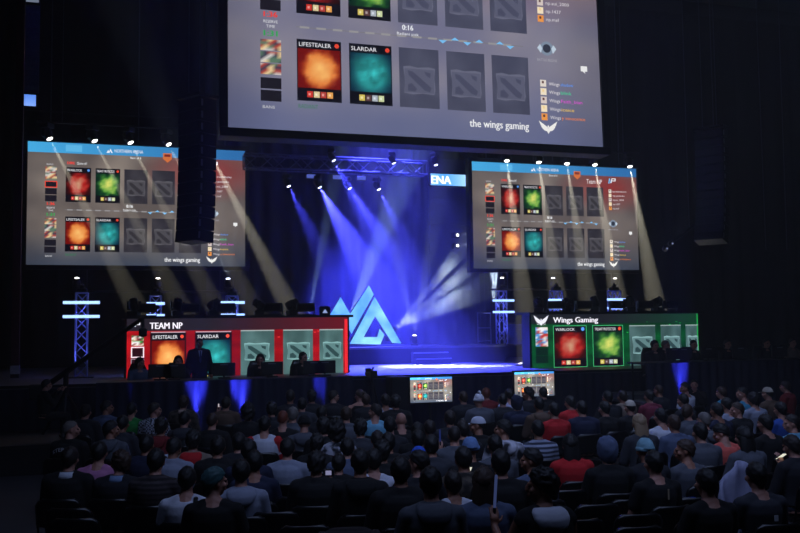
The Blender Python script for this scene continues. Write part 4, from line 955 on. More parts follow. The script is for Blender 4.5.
# u, v of the head, hair, hair colour, top colour, top style, turn, extra, own label
P = [
 (70.8, 430, 't', 'g', 'blk', 'j', 'R', 'BACK', 'shaven-headed spectator at left aisle in black jacket with white back lettering'),
 (111, 430, 's', 'k', 'gry', 'h', 'R', 0, 'spectator in grey hoodie turned right, just right of the shaven-headed man'),
 (85.5, 412, 's', 'd', 'dk', 'j', 'F', 'CAPb', 'spectator in brimmed cap near the dark riser at far left'),
 (106.7, 408, 's', 'k', 'bgr', 'l', 'R', 0, 'spectator in blue-grey top turned right, at left end of front row'),
 (133, 410, 's', 'k', 'grn', 't', 'F', 0, 'spectator in green T-shirt below the thin blue drape light'),
 (122.5, 424, 's', 'k', 'dgr', 'l', 'F', 0, 0),
 (153, 410.5, 's', 'd', 'CHK', 'l', 'R', 0, 'spectator in pale checked shirt among the front rows at left'),
 (183.5, 403, 'm', 'b', 'CAM', 'j', 'F', 'SCARF', 'spectator with pale scarf and mottled brown jacket before the bright blue drape'),
 (184.5, 419.5, 's', 'k', 'dgr', 'h', 'F', 0, 0),
 (212, 421.5, 't', 'b', 'blk', 'j', 'F', 0, 'spectator with cropped brown hair in black, below the padded brown jacket'),
 (161, 427, 'm', 'k', 'drd', 'h', 'F', 0, 'spectator with big black hair in dark red hoodie at left'),
 (148, 445, 's', 'k', 'nvy', 'j', 'F', 0, 0),
 (172, 447.5, 's', 'k', 'lgr', 'l', 'd', 0, 0),
 (193, 441, 'm', 'k', 'tan', 'h', 'F', 'REDHOOD', 'spectator in tan jacket with bright red hood lying at the neck'),
 (221, 447, 's', 'k', 'blk', 'j', 'F', 0, 0), (237, 443, 's', 'k', 'dk', 'j', 'F', 0, 0),
 (247.7, 413.5, 'c', 'k', 'blk', 'l', 'F', 0, 'curly black-haired spectator in black, silhouetted against second blue drape light'),
 (271.6, 409.6, 'm', 'k', 'dk', 'j', 'F', 0, 0), (293, 397, 's', 'd', 'dk', 'l', 'F', 0, 0), (293.5, 415, 's', 'g', 'gry', 'l', 'F', 0, 0),
 (283, 419, 't', 'r', 'blk', 't', 'F', 0, 'red-haired spectator with bare neck in black T-shirt'),
 (264.6, 425, 's', 'k', 'wht', 't', 'F', 'RAG', 'spectator in white T-shirt with bright red sleeves'),
 (305.4, 424, 0, 'k', 'gry', 'h', 'F', 'BEANb', 'spectator in black knit hat with white and red band'),
 (321.6, 414, 's', 'k', 'dk', 'l', 'F', 0, 0), (331, 397, 's', 'd', 'dk', 'l', 'R', 0, 0), (302, 405, 's', 'k', 'dgr', 'j', 'F', 0, 0), (312, 397, 'm', 'k', 'dk', 'l', 'F', 0, 0),
 (345, 415, 's', 'b', 'gry', 'l', 'F', 0, 0), (323, 427, 'm', 'k', 'blk', 'l', 'F', 0, 0),
 (337, 432, 'c', 'k', 'PAT', 'l', 'F', 0, 'spectator with big curly black hair in black and white figured top'),
 (321.6, 444, 'm', 'k', 'blk', 'j', 'F', 0, 0), (286, 449, 's', 'k', 'lgr', 'l', 'F', 0, 'spectator in plain pale grey sweater at left centre, black hair'),
 (249, 451, 's', 'k', 'nvy', 'l', 'F', 0, 0),
 (370, 400.5, 's', 'b', 'dk', 'l', 'F', 0, 0), (383, 401, 's', 'd', 'lgr', 't', 'F', 0, 0), (393.5, 402.6, 'm', 'k', 'blk', 'j', 'F', 0, 0),
 (375, 412, 's', 'd', 'lbl', 't', 'L', 0, 'spectator in light blue shirt turned left, behind the bare-armed woman'),
 (401, 421, 'z', 'k', 'blk', 't', 'F', 0, 'bald spectator in black T-shirt near the centre'),
 (360, 428.6, 'm', 'k', 'dgr', 'l', 'F', 0, 0), (389, 426, 's', 'k', 'dk', 'l', 'F', 0, 0), (421.7, 432, 's', 'k', 'blk', 'l', 'F', 0, 0), (432, 429, 's', 'd', 'dk', 'l', 'F', 0, 0),
 (443.5, 436, 't', 'd', 'gry', 'l', 'F', 0, 0), (450, 419, 's', 'd', 'dk', 'j', 'F', 0, 0),
 (383.7, 440, 's', 'd', 'dk', 'l', 'F', 0, 0), (398, 443, 's', 'k', 'blk', 'j', 'F', 0, 0), (411, 440, 's', 'k', 'dk', 'l', 'F', 0, 0), (367, 448, 's', 'k', 'bgr', 'l', 'F', 0, 0), (387, 452, 'm', 'k', 'blk', 'l', 'F', 0, 0), (429.4, 446, 's', 'k', 'dgr', 'l', 'F', 0, 0),
 (401, 459, 0, 'k', 'dk', 'l', 'F', 'CAPblu', 'spectator in bright blue cap at lower centre'),
 (463.4, 398, 's', 'b', 'dk', 'j', 'F', 0, 0),
 (480, 401, 0, 'k', 'gry', 'j', 'F', 'POM', 'spectator in white bobble hat and grey jacket'),
 (487, 394, 's', 'r', 'drd', 'l', 'F', 0, 0), (502, 400.5, 's', 'k', 'dk', 'j', 'F', 0, 0), (510, 395, 's', 'd', 'lil', 't', 'F', 0, 'spectator in pale lilac shirt in front row left of right monitor'),
 (519, 404, 0, 'k', 'nvy', 'j', 'F', 'HOODk', 'spectator with raised dark hood right of the lilac-shirted one'),
 (529, 394, 'm', 'k', 'dk', 'l', 'L', 0, 'long-faced dark-haired spectator turned left, silhouetted on the right monitor'),
 (541.5, 393.5, 's', 'k', 'blk', 'l', 'F', 0, 'black-haired spectator facing the stage, silhouetted on right side of right monitor'),
 (537, 405, 's', 'k', 'brn', 'h', 'F', 0, 'spectator in thick brown hooded jacket at right centre'),
 (555.5, 411, 's', 'k', 'red', 'l', 'F', 0, 'spectator in red top just right of the thick brown jacket'),
 (478, 426, 0, 'k', 'blk', 'l', 'L', 'CAPw', 'spectator in white cap turned left, black top'),
 (502, 430, 's', 'k', 'BW', 'h', 'L', 0, 'bearded black-haired spectator turned left in bold black and white jacket'),
 (495, 446, 's', 'k', 'gry', 'l', 'F', 0, 0), (537, 430, 's', 'k', 'STR', 'l', 'F', 0, 'broad spectator in grey sweater with pale stripes'),
 (461, 430, 's', 'd', 'dk', 'l', 'F', 'STICK', 'spectator holding a glowing blue stick upright near the centre'),
 (462.6, 450, 0, 'k', 'blk', 'l', 'F', 'BEANl', 'spectator in pale blue knit hat right of centre'),
 (531, 461, 's', 'k', 'bgr', 't', 'L', 0, 'spectator in blue-grey T-shirt turned left, behind the white-hooded vest'),
 (570.5, 403, 's', 'k', 'red', 'j', 'F', 0, 0), (585, 409, 's', 'k', 'nvy', 'j', 'F', 0, 0), (603.5, 409, 's', 'k', 'blk', 'l', 'F', 0, 0), (609, 398, 's', 'k', 'dk', 'j', 'F', 0, 0), (622.5, 397, 's', 'd', 'tan', 'j', 'F', 0, 0),
 (628, 408, 0, 'k', 'blk', 'j', 'F', 'CAPPRINT', 'spectator in pale-brimmed cap and black top with white back print'),
 (648.5, 396.5, 's', 'k', 'mar', 'l', 'F', 0, 'spectator in maroon top near right end of green video wall'), (659, 391, 't', 'b', 'dk', 'l', 'F', 0, 0),
 (641, 424, 'l', 'y', 'dgr', 'l', 'F', 0, 'woman with long wavy blonde hair in dark grey top'),
 (661, 417, 's', 'k', 'wht', 't', 'F', 0, 'spectator in white T-shirt right of the long-haired blonde'),
 (647, 451, 0, 'k', 'dk', 'l', 'F', 'BEANt', 'spectator in pale teal knit hat at right'),
 (571, 446, 'l', 'k', 'red', 'l', 'F', 0, 'woman with long black hair in bright red top'),
 (610.6, 452, 's', 'k', 'blk', 'h', 'F', 'HOODb', 'spectator under a raised blue-grey hood right of the red-topped woman'),
 (685.4, 388.5, 's', 'k', 'wht', 't', 'L', 0, 'spectator in white shirt beside the blue drape light at right'),
 (724, 393, 's', 'b', 'teal', 't', 'F', 0, 'brown-haired spectator in teal T-shirt facing the right desk'),
 (741, 394, 's', 'k', 'teal', 't', 'L', 0, 'dark-haired spectator in teal T-shirt turned left at right desk'),
 (753.6, 400, 'm', 'k', 'lgr', 't', 'F', 0, 'black-haired spectator in light grey T-shirt at right'),
 (768, 394, 0, 'k', 'brn', 'j', 'F', 'CAPbr', 'spectator in brown jacket and pale cap at right'),
 (786, 387, 's', 'd', 'drd', 'j', 'F', 0, 'spectator in dark red jacket at right edge near the desk'),
 (718.6, 411, 's', 'k', 'nvy', 't', 'F', 0, 0), (727, 405.5, 's', 'k', 'lgr', 't', 'F', 0, 0), (736, 410.5, 's', 'b', 'blk', 'j', 'L', 0, 'brown-haired spectator in black jacket looking left at right'),
 (689, 412.6, 's', 'b', 'gry', 'j', 'R', 0, 0), (704.6, 421, 't', 'g', 'gry', 'h', 'F', 0, 0), (673, 424, 's', 'b', 'bgr', 'l', 'F', 0, 0),
 (706, 433, 's', 'k', 'gry', 'l', 'F', 0, 0), (720, 432, 's', 'k', 'sal', 't', 'Ld', 0, 'black-haired spectator in salmon shirt turned left, head bowed'),
 (742, 438, 'l', 'k', 'gry', 'l', 'F', 0, 'woman with long straight black hair in grey top at right'),
 (768.5, 424, 's', 'k', 'blk', 't', 'F', 0, 0), (781, 410, 's', 'k', 'blu', 't', 'F', 0, 'spectator in blue T-shirt near right edge'),
 (790, 424, 's', 'd', 'lbl', 'l', 'L', 0, 'spectator in light blue top near right edge turned left'), (683.6, 401, 's', 'k', 'dk', 'l', 'F', 0, 0),
 (681, 451, 's', 'b', 'gry', 't', 'L', 0, 'smiling brown-haired spectator in grey T-shirt turned left'),
 (71, 459, 's', 'd', 'blk', 'j', 'F', 'COL', 'spectator in black jacket with white collar at left aisle'),
 (124, 463, 'm', 'b', 'dk', 'j', 'L', 'COLb', 'large bearded spectator turned left with pale blue collar'),
 (98, 453, 's', 'k', 'pnk', 't', 'F', 0, 'spectator in pink T-shirt at left'),
 (191.7, 480, 's', 'k', 'wht', 't', 'F', 'STRAP', 'spectator in white shirt with a black shoulder strap'),
 (211, 483, 's', 'n', 'blk', 't', 'R', 0, 'broad spectator with teal-tinted hair in black T-shirt in the foreground'),
 (240, 473, 's', 'k', 'lgr', 'h', 'F', 0, 'spectator in light grey hoodie in the left foreground'),
 (254, 463, 's', 'k', 'nvy', 't', 'F', 0, 0), (151, 462, 's', 'k', 'DST', 'l', 'F', 0, 'spectator in dark brown striped sleeves at left foreground'),
 (347, 464, 's', 'k', 'blk', 'j', 'F', 0, 0), (369, 463, 's', 'k', 'blk', 'h', 'F', 0, 0), (322, 464, 'm', 'k', 'blk', 'j', 'F', 'CAMERA', 'spectator in black holding a small camera'),
 (399, 472, 's', 'k', 'blk', 'j', 'F', 0, 0), (417, 464, 's', 'k', 'dk', 'l', 'L', 0, 0),
 (439.6, 484, 's', 'k', 'gry', 'h', 'F', 0, 'spectator with large dark hair in grey hoodie at the bottom centre'),
 (456, 459, 's', 'k', 'CAM', 'l', 'F', 'PHONE', 'spectator in mottled shirt holding up a lit phone'),
 (473, 484, 'l', 'b', 'bgr', 'l', 'F', 0, 'woman with long brown hair in blue-grey top at the bottom centre'),
 (452, 484, 's', 'd', 'wht', 't', 'F', 'BACKROW', 'white-shirted spectator mostly hidden behind the woman with long brown hair'),
 (377, 461, 's', 'k', 'wht', 't', 'F', 0, 'spectator in white T-shirt half hidden behind black hoodie, below centre'),
 (526, 487, 'm', 'k', 'blk', 'v', 'L', 'WAND', 'foreground spectator in black vest with white hood holding a blue light stick'),
 (492, 464, 's', 'k', 'blk', 'j', 'F', 0, 0),
 (654.5, 464, 's', 'k', 'blk', 't', 'F', 'TAG', 'spectator in black T-shirt with a pale tag hanging at the neck'),
 (707, 484, 's', 'k', 'blk', 't', 'F', 0, 'dark-haired spectator in plain black T-shirt at the bottom right'),
 (757, 477, 's', 'k', 'dgr', 't', 'F', 'MARK', 'spectator in dark grey T-shirt with small white mark on the back'),
 (793, 446, 's', 'd', 'dk', 'l', 'F', 'PHONE', 'spectator at right edge raising a lit phone'),
 # standing or leaning ones
 (226, 404, 's', 'd', 'brn', 'j', 'standphone', 'STICK2', 'front-row spectator in brown padded jacket holding up a thin white light'),
 (360, 396, 'u', 'b', 'blk', 'k', 'hip', 0, 'woman with tied brown hair and bare arms in black vest standing near the front'),
]
def hue_name(k): return {'STR': 'striped', 'CHK': 'checked', 'CAM': 'mottled', 'PAT': 'figured', 'BW': 'patterned', 'DST': 'striped'}.get(k) or FN[k]
HN = {'s': 'short', 't': 'cropped', 'm': 'shaggy', 'c': 'curly', 'l': 'long', 'u': 'tied', 'z': ''}
LM = {}
people = []; rnd = random.Random(21)
YAW_ = {'F': (0, 0), 'L': (62, 0), 'R': (-55, 0), 'd': (0, 22), 'Ld': (50, 25)}
DROPZ = 1.19
for i, e in enumerate(P):
    u, v, hair, hc_, top, st, turn, ex, lab = e
    standing = False
    if standing: zt = DROPZ+.45
    else: zt = DROPZ
    p = atZ(u, v, zt); sc = 1.0
    if p.y > 17.6 or (p.x < 6 and p.y > 17.3):
        Ym = 17.6 if p.x >= 6 else 17.3; q = atY(u, v, Ym); sc = max(.84, min(1.1, q.z/zt)); p = atZ(u, v, zt*sc)
        if p.y > Ym+.2: p = atY(u, v, Ym+.2)
    people.append([p.x, p.y, sc, e])
# keep neighbours apart: slide along the line of sight, letting the sitting height follow
for it in range(60):
    moved = False
    for a in range(len(people)):
        for b in range(a):
            A, B = people[a], people[b]; dx, dy = A[0]-B[0], A[1]-B[1]; d = math.hypot(dx, dy*.72)
            if d < .5:
                moved = True; t = (.5-d)*.3+.01
                dx, dy = (dx/d, dy/d) if d > 1e-3 else (1, 0)
                for X, s in ((A, 1), (B, -1)):
                    L = math.hypot(X[0], X[1]); rx_, ry_ = X[0]/L, X[1]/L; al = (dx*rx_+dy*ry_)
                    k = t*s*(1 if al >= 0 else -1)
                    X[0] += rx_*k+.25*t*s*dx; X[1] += ry_*k+.25*t*s*dy
    if not moved: break
for X in people:
    u, v, turn = X[3][0], X[3][1], X[3][6]; zt = DROPZ+(.45 if False else 0)
    d = ray(u, v); t = math.hypot(X[0], X[1])/math.hypot(d.x, d.y); X[2] = max(.86, min(1.13, (H+d.z*t)/zt))
# labels for those without one of their own
order = {'first', 'second'}
marks = [(e[0], e[1], e[8]) for e in P if e[8]]
SHORT = {}
def shorten(l):
    for a in (' turned left', ' turned right'): pass
    return l
NEAR = [(133, 410, 'the green T-shirt'), (264.6, 425, 'the red-sleeved white shirt'), (305.4, 424, 'the banded knit hat'), (480, 401, 'the white bobble hat'), (478, 426, 'the white cap'), (537, 430, 'the striped grey sweater'), (571, 446, 'the red-topped woman'), (641, 424, 'the long-haired blonde'), (720, 432, 'the salmon shirt'), (401, 421, 'the bald head'), (401, 459, 'the bright blue cap'), (462.6, 450, 'the pale blue knit hat'), (337, 432, 'the curly black hair'), (193, 445, 'the bright red hood'), (360, 396, 'the bare-armed woman'), (226, 404, 'the padded brown jacket'), (661, 417, 'the white T-shirt by the blonde'), (742, 438, 'the woman with straight black hair'), (286, 449, 'the pale grey sweater'), (537, 405, 'the thick brown jacket'), (628, 408, 'the white back print'), (283, 419, 'the red-haired head'), (375, 412, 'the light blue shirt'), (111, 430, 'the grey hoodie at far left'), (526, 487, 'the white-hooded vest'), (240, 473, 'the light grey hoodie'), (685, 388, 'the white shirt by the drape light'), (724, 393, 'the teal T-shirts'), (781, 410, 'the blue T-shirt at right'), (530, 394, 'the right monitor')]
used = set(e[8] for e in P if e[8])
def auto(e):
    u, v, hair, hc_, top, st, turn, ex, lab = e
    look = f"{HN[hair]} {HNAME[hc_]} hair".strip() if hair else 'hat'
    base = f"spectator with {look} in {hue_name(top)} {STN.get(st, 'top')}"
    for n in sorted(NEAR, key=lambda n: (n[0]-u)**2+((n[1]-v)*1.4)**2):
        du, dv = u-n[0], (v-n[1])*1.4
        rel = ('right of' if du > 0 else 'left of') if abs(du) > abs(dv) else ('in front of' if dv > 0 else 'behind')
        for far in ('just ', ''):
            l = f"{base}, {far}{rel} {n[2]}"
            if l not in used and len(l.split()) <= 16: used.add(l); return l
    raise ValueError(base)
ROWP = []
for X in people:
    x, y, sc, e = X; u, v, hair, hc_, top, st, turn, ex, lab = e
    label = lab or auto(e)
    kind = {'standphone': 'lphone', 'hip': 'hip'}.get(turn, 'seat')
    yaw, pit = YAW_.get(turn, (0, 0))
    if turn == 'hip': yaw = 40
    if ex == 'PHONE' or ex == 'CAMERA': kind = 'phone'; pit = 12
    if ex in ('WAND', 'STICK'): kind = 'wand'
    dx, dy = 6.8-x, 24-y; rz = -math.atan2(dx, dy)*.6+math.radians(rnd.uniform(-7, 7))
    hat = hm = None; extra = None; skin = 0 if rnd.random() < .72 else 1
    T = fab(top); style = st
    if st == 'h': style = 'l'; extra = ('hood', T)
    if ex == 'REDHOOD': extra = ('hood', fabric('red', FB['red']))
    if ex == 'RAG': extra = ('sleeves', fabric('red', FB['red'])); style = 't'
    if isinstance(ex, str):
        if ex.startswith('CAP') : hat = 'p'; hm = {'CAPb': fabric('black', FB['blk']), 'CAPblu': fabric('strong blue', (40, 90, 210)), 'CAPw': fabric('white', FB['wht']), 'CAPPRINT': fabric('pale', (190, 180, 165)), 'CAPbr': fabric('pale', (190, 180, 165))}[ex]; hair = hair or 't'
        if ex == 'POM': hat = 'k'; hm = fabric('bobble white', (225, 225, 235)); extra = 'pom'
        if ex.startswith('BEAN'): hat = 'k'; hm = {'BEANb': fabric('black', FB['blk']), 'BEANl': fabric('pale blue', (110, 140, 190)), 'BEANt': fabric('pale teal', (130, 175, 190))}[ex]; extra = extra or ('band' if ex == 'BEANb' else None)
        if ex.startswith('HOOD'): hat = 'h'; hm = T if ex == 'HOODk' else fabric('blue-grey', FB['bgr']); extra = None
        if ex == 'WAND': extra = ('hood', fabric('white', (215, 205, 225)))
    if kind == 'standhip': pass
    pz = 0
    o = person((x, y, pz), rz, sc, kind, yaw, pit, skin, hair or None, hc_, hat, hm, style, T, label, None, extra, rnd.randrange(3))
    X.append(o); X.append(rz); X.append(kind)
    M = Matrix.Translation((x, y, 0)) @ Matrix.Rotation(rz, 4, 'Z') @ Matrix.Scale(sc, 4)
    def decal(name, txts, m_, zc, w_, par=o):
        """lettering following the back of the shirt"""
        for t, zz, hgt, ww, arc in txts:
            vv, ff, x0, x1, y0, y1 = text_mesh(t); s_ = hgt/.72; ws = ww/(x1-x0)
            pts = []
            for a, b in vv:
                xx = -((a-x0)*ws-ww/2); z_ = zz+b*s_-arc*(xx/ww*2)**2
                xx2 = -xx; ey = .155*math.sqrt(max(.05, 1-(xx2/.235)**2)); pts.append((xx2, -.045-ey-.03, z_))
            me = bpy.data.meshes.new(name); me.from_pydata(pts, [], ff); new_obj(name, me, par, m_)
    WH = mat('white print', (225, 228, 240), .7)
    if ex == 'BACK': decal('back_lettering', [('STERNS', .93, .05, .3, .05)], WH, 0, 0)
    if ex == 'CAPPRINT':
        mb = MB()
        for k in range(5): mb.limb([(-.1+.045*k, -.235+.006*abs(k-2), .86+.02*(k % 2)), (-.08+.045*k, -.235+.006*abs(k-2), .93-.02*(k % 3))], [.006, .006], 6)
        mb.build('back_print', WH, o)
    if ex == 'MARK':
        mb = MB(); mb.box((.04, -.207, .87), (.035, .006, .05)); mb.build('back_mark', WH, o)
    if ex == 'TAG':
        mb = MB(); mb.box((.03, -.19, .93), (.014, .006, .1)); mb.build('neck_tag', mat('pale tag', (190, 170, 140), .7), o)
    if ex in ('COL', 'COLb', 'SCARF'):
        mb = MB(); n_ = [((0, -.038, 1.0), .125, .105), ((0, -.035, 1.04), .105, .095), ((0, -.03, 1.07), .088, .083)]; mb.loft(n_)
        mb.build('collar' if ex != 'SCARF' else 'scarf', fabric('collar white', (205, 212, 225)) if ex == 'COL' else (fabric('collar blue', (130, 155, 195)) if ex == 'COLb' else fabric('pale scarf', (190, 165, 150))), o, True)
    if ex == 'STRAP':
        mb = MB(); mb.limb([(.09, -.2, .55), (.1, -.215, .8), (.1, -.19, .95), (.095, -.1, 1.03), (.1, .06, 1.0)], [.022]*5, 8); mb.build('shoulder_strap', fabric('black', FB['blk']), o)
    J = pose(kind)
    if ex == 'PHONE' or ex == 'CAMERA':
        c = M @ (J['wr'][1]+Vector(J['hd'][1]).normalized()*.1)
        q = empty('phone' if ex == 'PHONE' else 'compact_camera', c, rz+PI, ('lit phone held up by ' if ex == 'PHONE' else 'small camera held by ')+('the spectator in mottled shirt' if u < 480 and ex == 'PHONE' else ('the spectator at right edge' if ex == 'PHONE' else 'the spectator in black')), 'phone' if ex == 'PHONE' else 'camera')
        if ex == 'PHONE': q.rotation_euler = (math.radians(-58), 0, rz+PI)
        mb = MB(); mb.box((0, 0, .03), (.075, .012, .15) if ex == 'PHONE' else (.11, .04, .07), None, .004); b_ = mb.build('body', CASE, q)
        if ex == 'PHONE':
            mb = MB(); mb.box((0, .0075, .03), (.066, .003, .135)); mb.build('lit_display', emat('phone glow', (225, 225, 205), 1.1), b_)
        else:
            mb = MB(); mb.tube((0, -.02, .03), (0, -.07, .03), .026, .026, 14); mb.build('lens', CASE, b_)
            mb = MB(); mb.box((0, .0215, .03), (.06, .003, .045)); mb.build('display', emat('camera display glow', (150, 150, 190), .7), b_)
    if ex in ('WAND', 'STICK', 'STICK2'):
        c = M @ (J['wr'][0]+Vector(J['hd'][0]).normalized()*.085)
        ax = Vector((.12, .1, 1)).normalized() if ex == 'WAND' else Vector((0, .05, 1)).normalized(); L = .30 if ex == 'WAND' else (.2 if ex == 'STICK' else .1)
        q = empty('light_stick', c, 0, {'WAND': 'long dull blue light stick held up by the white-hooded vest', 'STICK': 'short glowing blue stick held upright near the centre', 'STICK2': 'thin bright white light held up by the padded brown jacket'}[ex], 'light stick')
        mb = MB(); mb.tube(-ax*.06, ax*.05, .012, .012, 10); mb.build('grip', CASE, q)
        mb = MB(); mb.tube(ax*.05, ax*L, .012, .012, 10); mb.ball(ax*L, .012, 10)
        mb.build('tube', emat('stick '+ex, {'WAND': (46, 56, 92), 'STICK': (24, 34, 84), 'STICK2': (190, 180, 185)}[ex], 1.0), q)
# ------------------------------------------------------------------ folding chairs
CHM = mat('black chair vinyl', (14, 14, 17), .28); CHF = mat('black chair frame', (22, 22, 26), .3, .5)
def chair_meshes():
    b = MB(); n = 10
    for k in range(n):
        pass
    def back(th0, th1):
        mb = MB(); L = []
        for j in range(9):
            t = j/8; z = .56+.29*t; r_ = []
            wv = .235*(1-.30*max(0, (t-.72)/.28)**2)
            for i in range(13):
                s = -1+2*i/12; x = s*wv; y = -.235-.06*t-.05*(1-s*s); r_.append((x, y, z))
            L.append(r_)
        F_ = [[mb.bm.verts.new(v) for v in r] for r in L]; Bk = [[mb.bm.verts.new((v[0], v[1]-.026, v[2])) for v in r] for r in L]
        for j in range(8):
            for i in range(12):
                mb.bm.faces.new((F_[j][i], F_[j][i+1], F_[j+1][i+1], F_[j+1][i])); mb.bm.faces.new((Bk[j][i], Bk[j+1][i], Bk[j+1][i+1], Bk[j][i+1]))
        for j in range(8):
            mb.bm.faces.new((F_[j][0], F_[j+1][0], Bk[j+1][0], Bk[j][0])); mb.bm.faces.new((F_[j][12], Bk[j][12], Bk[j+1][12], F_[j+1][12]))
        for i in range(12):
            mb.bm.faces.new((F_[8][i], F_[8][i+1], Bk[8][i+1], Bk[8][i])); mb.bm.faces.new((F_[0][i], Bk[0][i], Bk[0][i+1], F_[0][i+1]))
        return mb
    bk = back(0, 0).mesh('chair back', CHM, True)
    s = MB(); s.box((0, .02, .425), (.42, .42, .045), None, .015); st = s.mesh('chair seat', CHM)
    f = MB()
    for sx in (-1, 1): f.limb([(sx*.215, .2, .4), (sx*.225, -.22, .43), (sx*.225, -.262, .6), (sx*.2, -.3, .82)], [.012]*4, 8)
    f.tube((-.215, .2, .4), (.215, .2, .4), .011); f.tube((-.225, -.22, .43), (.225, -.22, .43), .011); fr = f.mesh('chair frame', CHF)
    lg = []
    for sx, sy in ((-1, 1), (1, 1), (-1, -1), (1, -1)):
        m_ = MB(); m_.limb([(sx*.215, .18*sy if sy > 0 else -.2, .41), (sx*.225, .26 if sy > 0 else -.27, .012)], [.012, .012], 8); lg.append(m_.mesh('chair leg', CHF))
    return bk, st, fr, lg
CB, CS, CF, CL = chair_meshes()
def chair(x, y, rz, label, full, group):
    if full:
        o = empty('folding_chair', (x, y, 0), rz, label, 'chair', group)
        new_obj('backrest', CB, o); new_obj('seat', CS, o); new_obj('frame', CF, o)
        for l in CL: new_obj('leg', l, o)
    else:
        me = bpy.data.meshes.get('whole chair')
        if me is None:
            bm = bmesh.new()
            for m_ in [CB, CS, CF]+CL: bm.from_mesh(m_)
            me = bpy.data.meshes.new('whole chair'); bm.to_mesh(me); me.materials.append(CHM)
        o = new_obj('folding_chair', me); o.location = (x, y, 0); o.rotation_euler = (0, 0, rz); tag(o, label, 'chair', group)
    return o
usedc = set()
for X in people:
    x, y, sc, e, o, rz, kind = X
    if kind.startswith('stand'): continue
    l = o['label']; w_ = l.split()
    lab = 'black folding chair under the '+' '.join(w_[:11])
    while lab.split()[-1] in ('with', 'in', 'a', 'the', 'and', 'of', 'at', 'just', 'right', 'left', 'behind', 'near'): lab = lab.rsplit(' ', 1)[0]
    lab = lab.rstrip(',')
    X.append(lab)
    chair(x, y-.0, rz, lab, e[1] > 440, 'folding chairs with spectators on them')
# empty chairs in the foreground
EMP = [(311, 495, 'left of centre, left one of the two behind the camera-holding spectator'), (286, 509, 'at lower left, left of two side by side'), (331.6, 505, 'at lower left centre, right of two side by side'), (311, 524, 'at the bottom edge left of centre'), (577, 466, 'right behind the red-topped woman'), (576, 478, 'second behind the red-topped woman'), (574, 489, 'third behind the red-topped woman'), (579, 501, 'fourth behind the red-topped woman'), (582, 518, 'fifth behind the red-topped woman, at the bottom'), (607, 500, 'beside the fourth chair behind the red-topped woman'), (619, 499, 'at lower right, left of the one behind the tagged T-shirt'), (657.6, 496, 'right behind the spectator with the neck tag'), (665, 511, 'second behind the spectator with the neck tag'), (623, 515, 'at the bottom edge, right of centre'), (79, 498, 'behind the white-collared black jacket at left'), (82, 512, 'second behind the white-collared black jacket at left'), (394, 517, 'behind the black jacket left of the bottom-centre grey hoodie'), (487, 526, 'at the bottom edge below the woman with long brown hair'), (610, 525, 'at the very bottom right of centre'), (345, 527, 'at the bottom edge, next to the dark striped jacket'), (720, 525, 'at the bottom right behind the plain black T-shirt')]
occ = [(X[0], X[1]) for X in people]
for u, v, t in EMP:
    p = atZ(u, v, .85); x, y = p.x, p.y+.28
    for it in range(30):
        for a, b in occ:
            d = math.hypot(x-a, y-b)
            if d < .52 and d > 1e-4: x += (x-a)/d*(.53-d)*.5; y += (y-b)/d*(.53-d)*.8
    occ.append((x, y))
    chair(x, y, -math.atan2(6.8-x, 24-y)*.6, 'empty black folding chair '+t, True, 'empty folding chairs')
    if u == 345: JK = (x, y, -math.atan2(6.8-x, 24-y)*.6)
# dark striped jacket hung over a chair back
x, y, rz = JK
o = empty('hanging_jacket', (x, y, 0), rz, 'dark striped jacket hung over a chair back at the bottom left of centre', 'jacket')
mb = MB(); mb.loft([((0, -.31, .42), .25, .05), ((0, -.325, .6), .25, .055), ((0, -.34, .78), .245, .06), ((0, -.335, .87), .21, .06), ((0, -.325, .9), .15, .045)], 24); mb.build('body', fab('DST'), o, True)
for sx in (-1, 1):
    mb = MB(); mb.limb([(sx*.22, -.36, .84), (sx*.26, -.37, .62), (sx*.25, -.36, .42)], [.05, .05, .042], 12); mb.build('sleeve', fab('DST'), o, True)
# cloths and bags among the rows
def blob(name, loc, rings, m_, label, cat):
    o = empty(name, loc, 0, label, cat); mb = MB(); mb.loft(rings, 22)
    for v_ in mb.bm.verts: v_.co += Vector((noise.noise(v_.co*9), noise.noise(v_.co*9+Vector((5, 0, 0))), noise.noise(v_.co*7+Vector((0, 9, 0)))))*.03
    mb.build('cloth', m_, o, True); return o
LILC = fabric('pale lilac', FB['lil'])
p = atZ(741, 486, .95)
n = 16; vs_, fs_ = [], []
for i in range(n+1):
    for j in range(9):
        s = -1+2*i/n; t = j/8
        vs_.append((s*.26*(1+.25*(1-t))+.02*math.sin(9*t+i), -.06*math.sin(i*1.6)*(1-t*.6)-.05*(1-s*s)+(.03*t), .42+.78*t-.35*abs(s)**2*t))
for i in range(n):
    for j in range(8): a = i*9+j; fs_.append((a, a+9, a+10, a+1))
me = bpy.data.meshes.new('draped blanket'); me.from_pydata(vs_, [], fs_); me.polygons.foreach_set('use_smooth', [True]*len(fs_))
o = new_obj('blanket', me, None, LILC); o.location = (p.x, p.y, 0); o.modifiers.new('s', 'SOLIDIFY').thickness = .02
tag(o, 'pale lilac blanket draped over a chair in front of the dark grey T-shirt', 'blanket')
p = atZ(687, 498, .78); o = blob('blue_bag', (p.x, p.y, .45), [((0, 0, 0), .16, .11), ((0, 0, .12), .2, .14), ((0, 0, .26), .18, .12), ((0, 0, .33), .1, .07)], fabric('bright blue', (40, 84, 200)), 'bright blue cloth bag on a seat left of the plain black T-shirt', 'bag')
chair(p.x, p.y, -.3, 'black folding chair under the bright blue cloth bag', True, None)
p = atZ(174.5, 459, .78); mb = MB(); mb.box((0, 0, 0), (.3, .22, .006), Matrix.Rotation(.5, 3, 'X')); o = mb.build('white_sheet', mat('white paper', (190, 200, 220), .7)); o.location = p; tag(o, 'white sheet of paper held between seats at left, left of the red hood', 'paper')
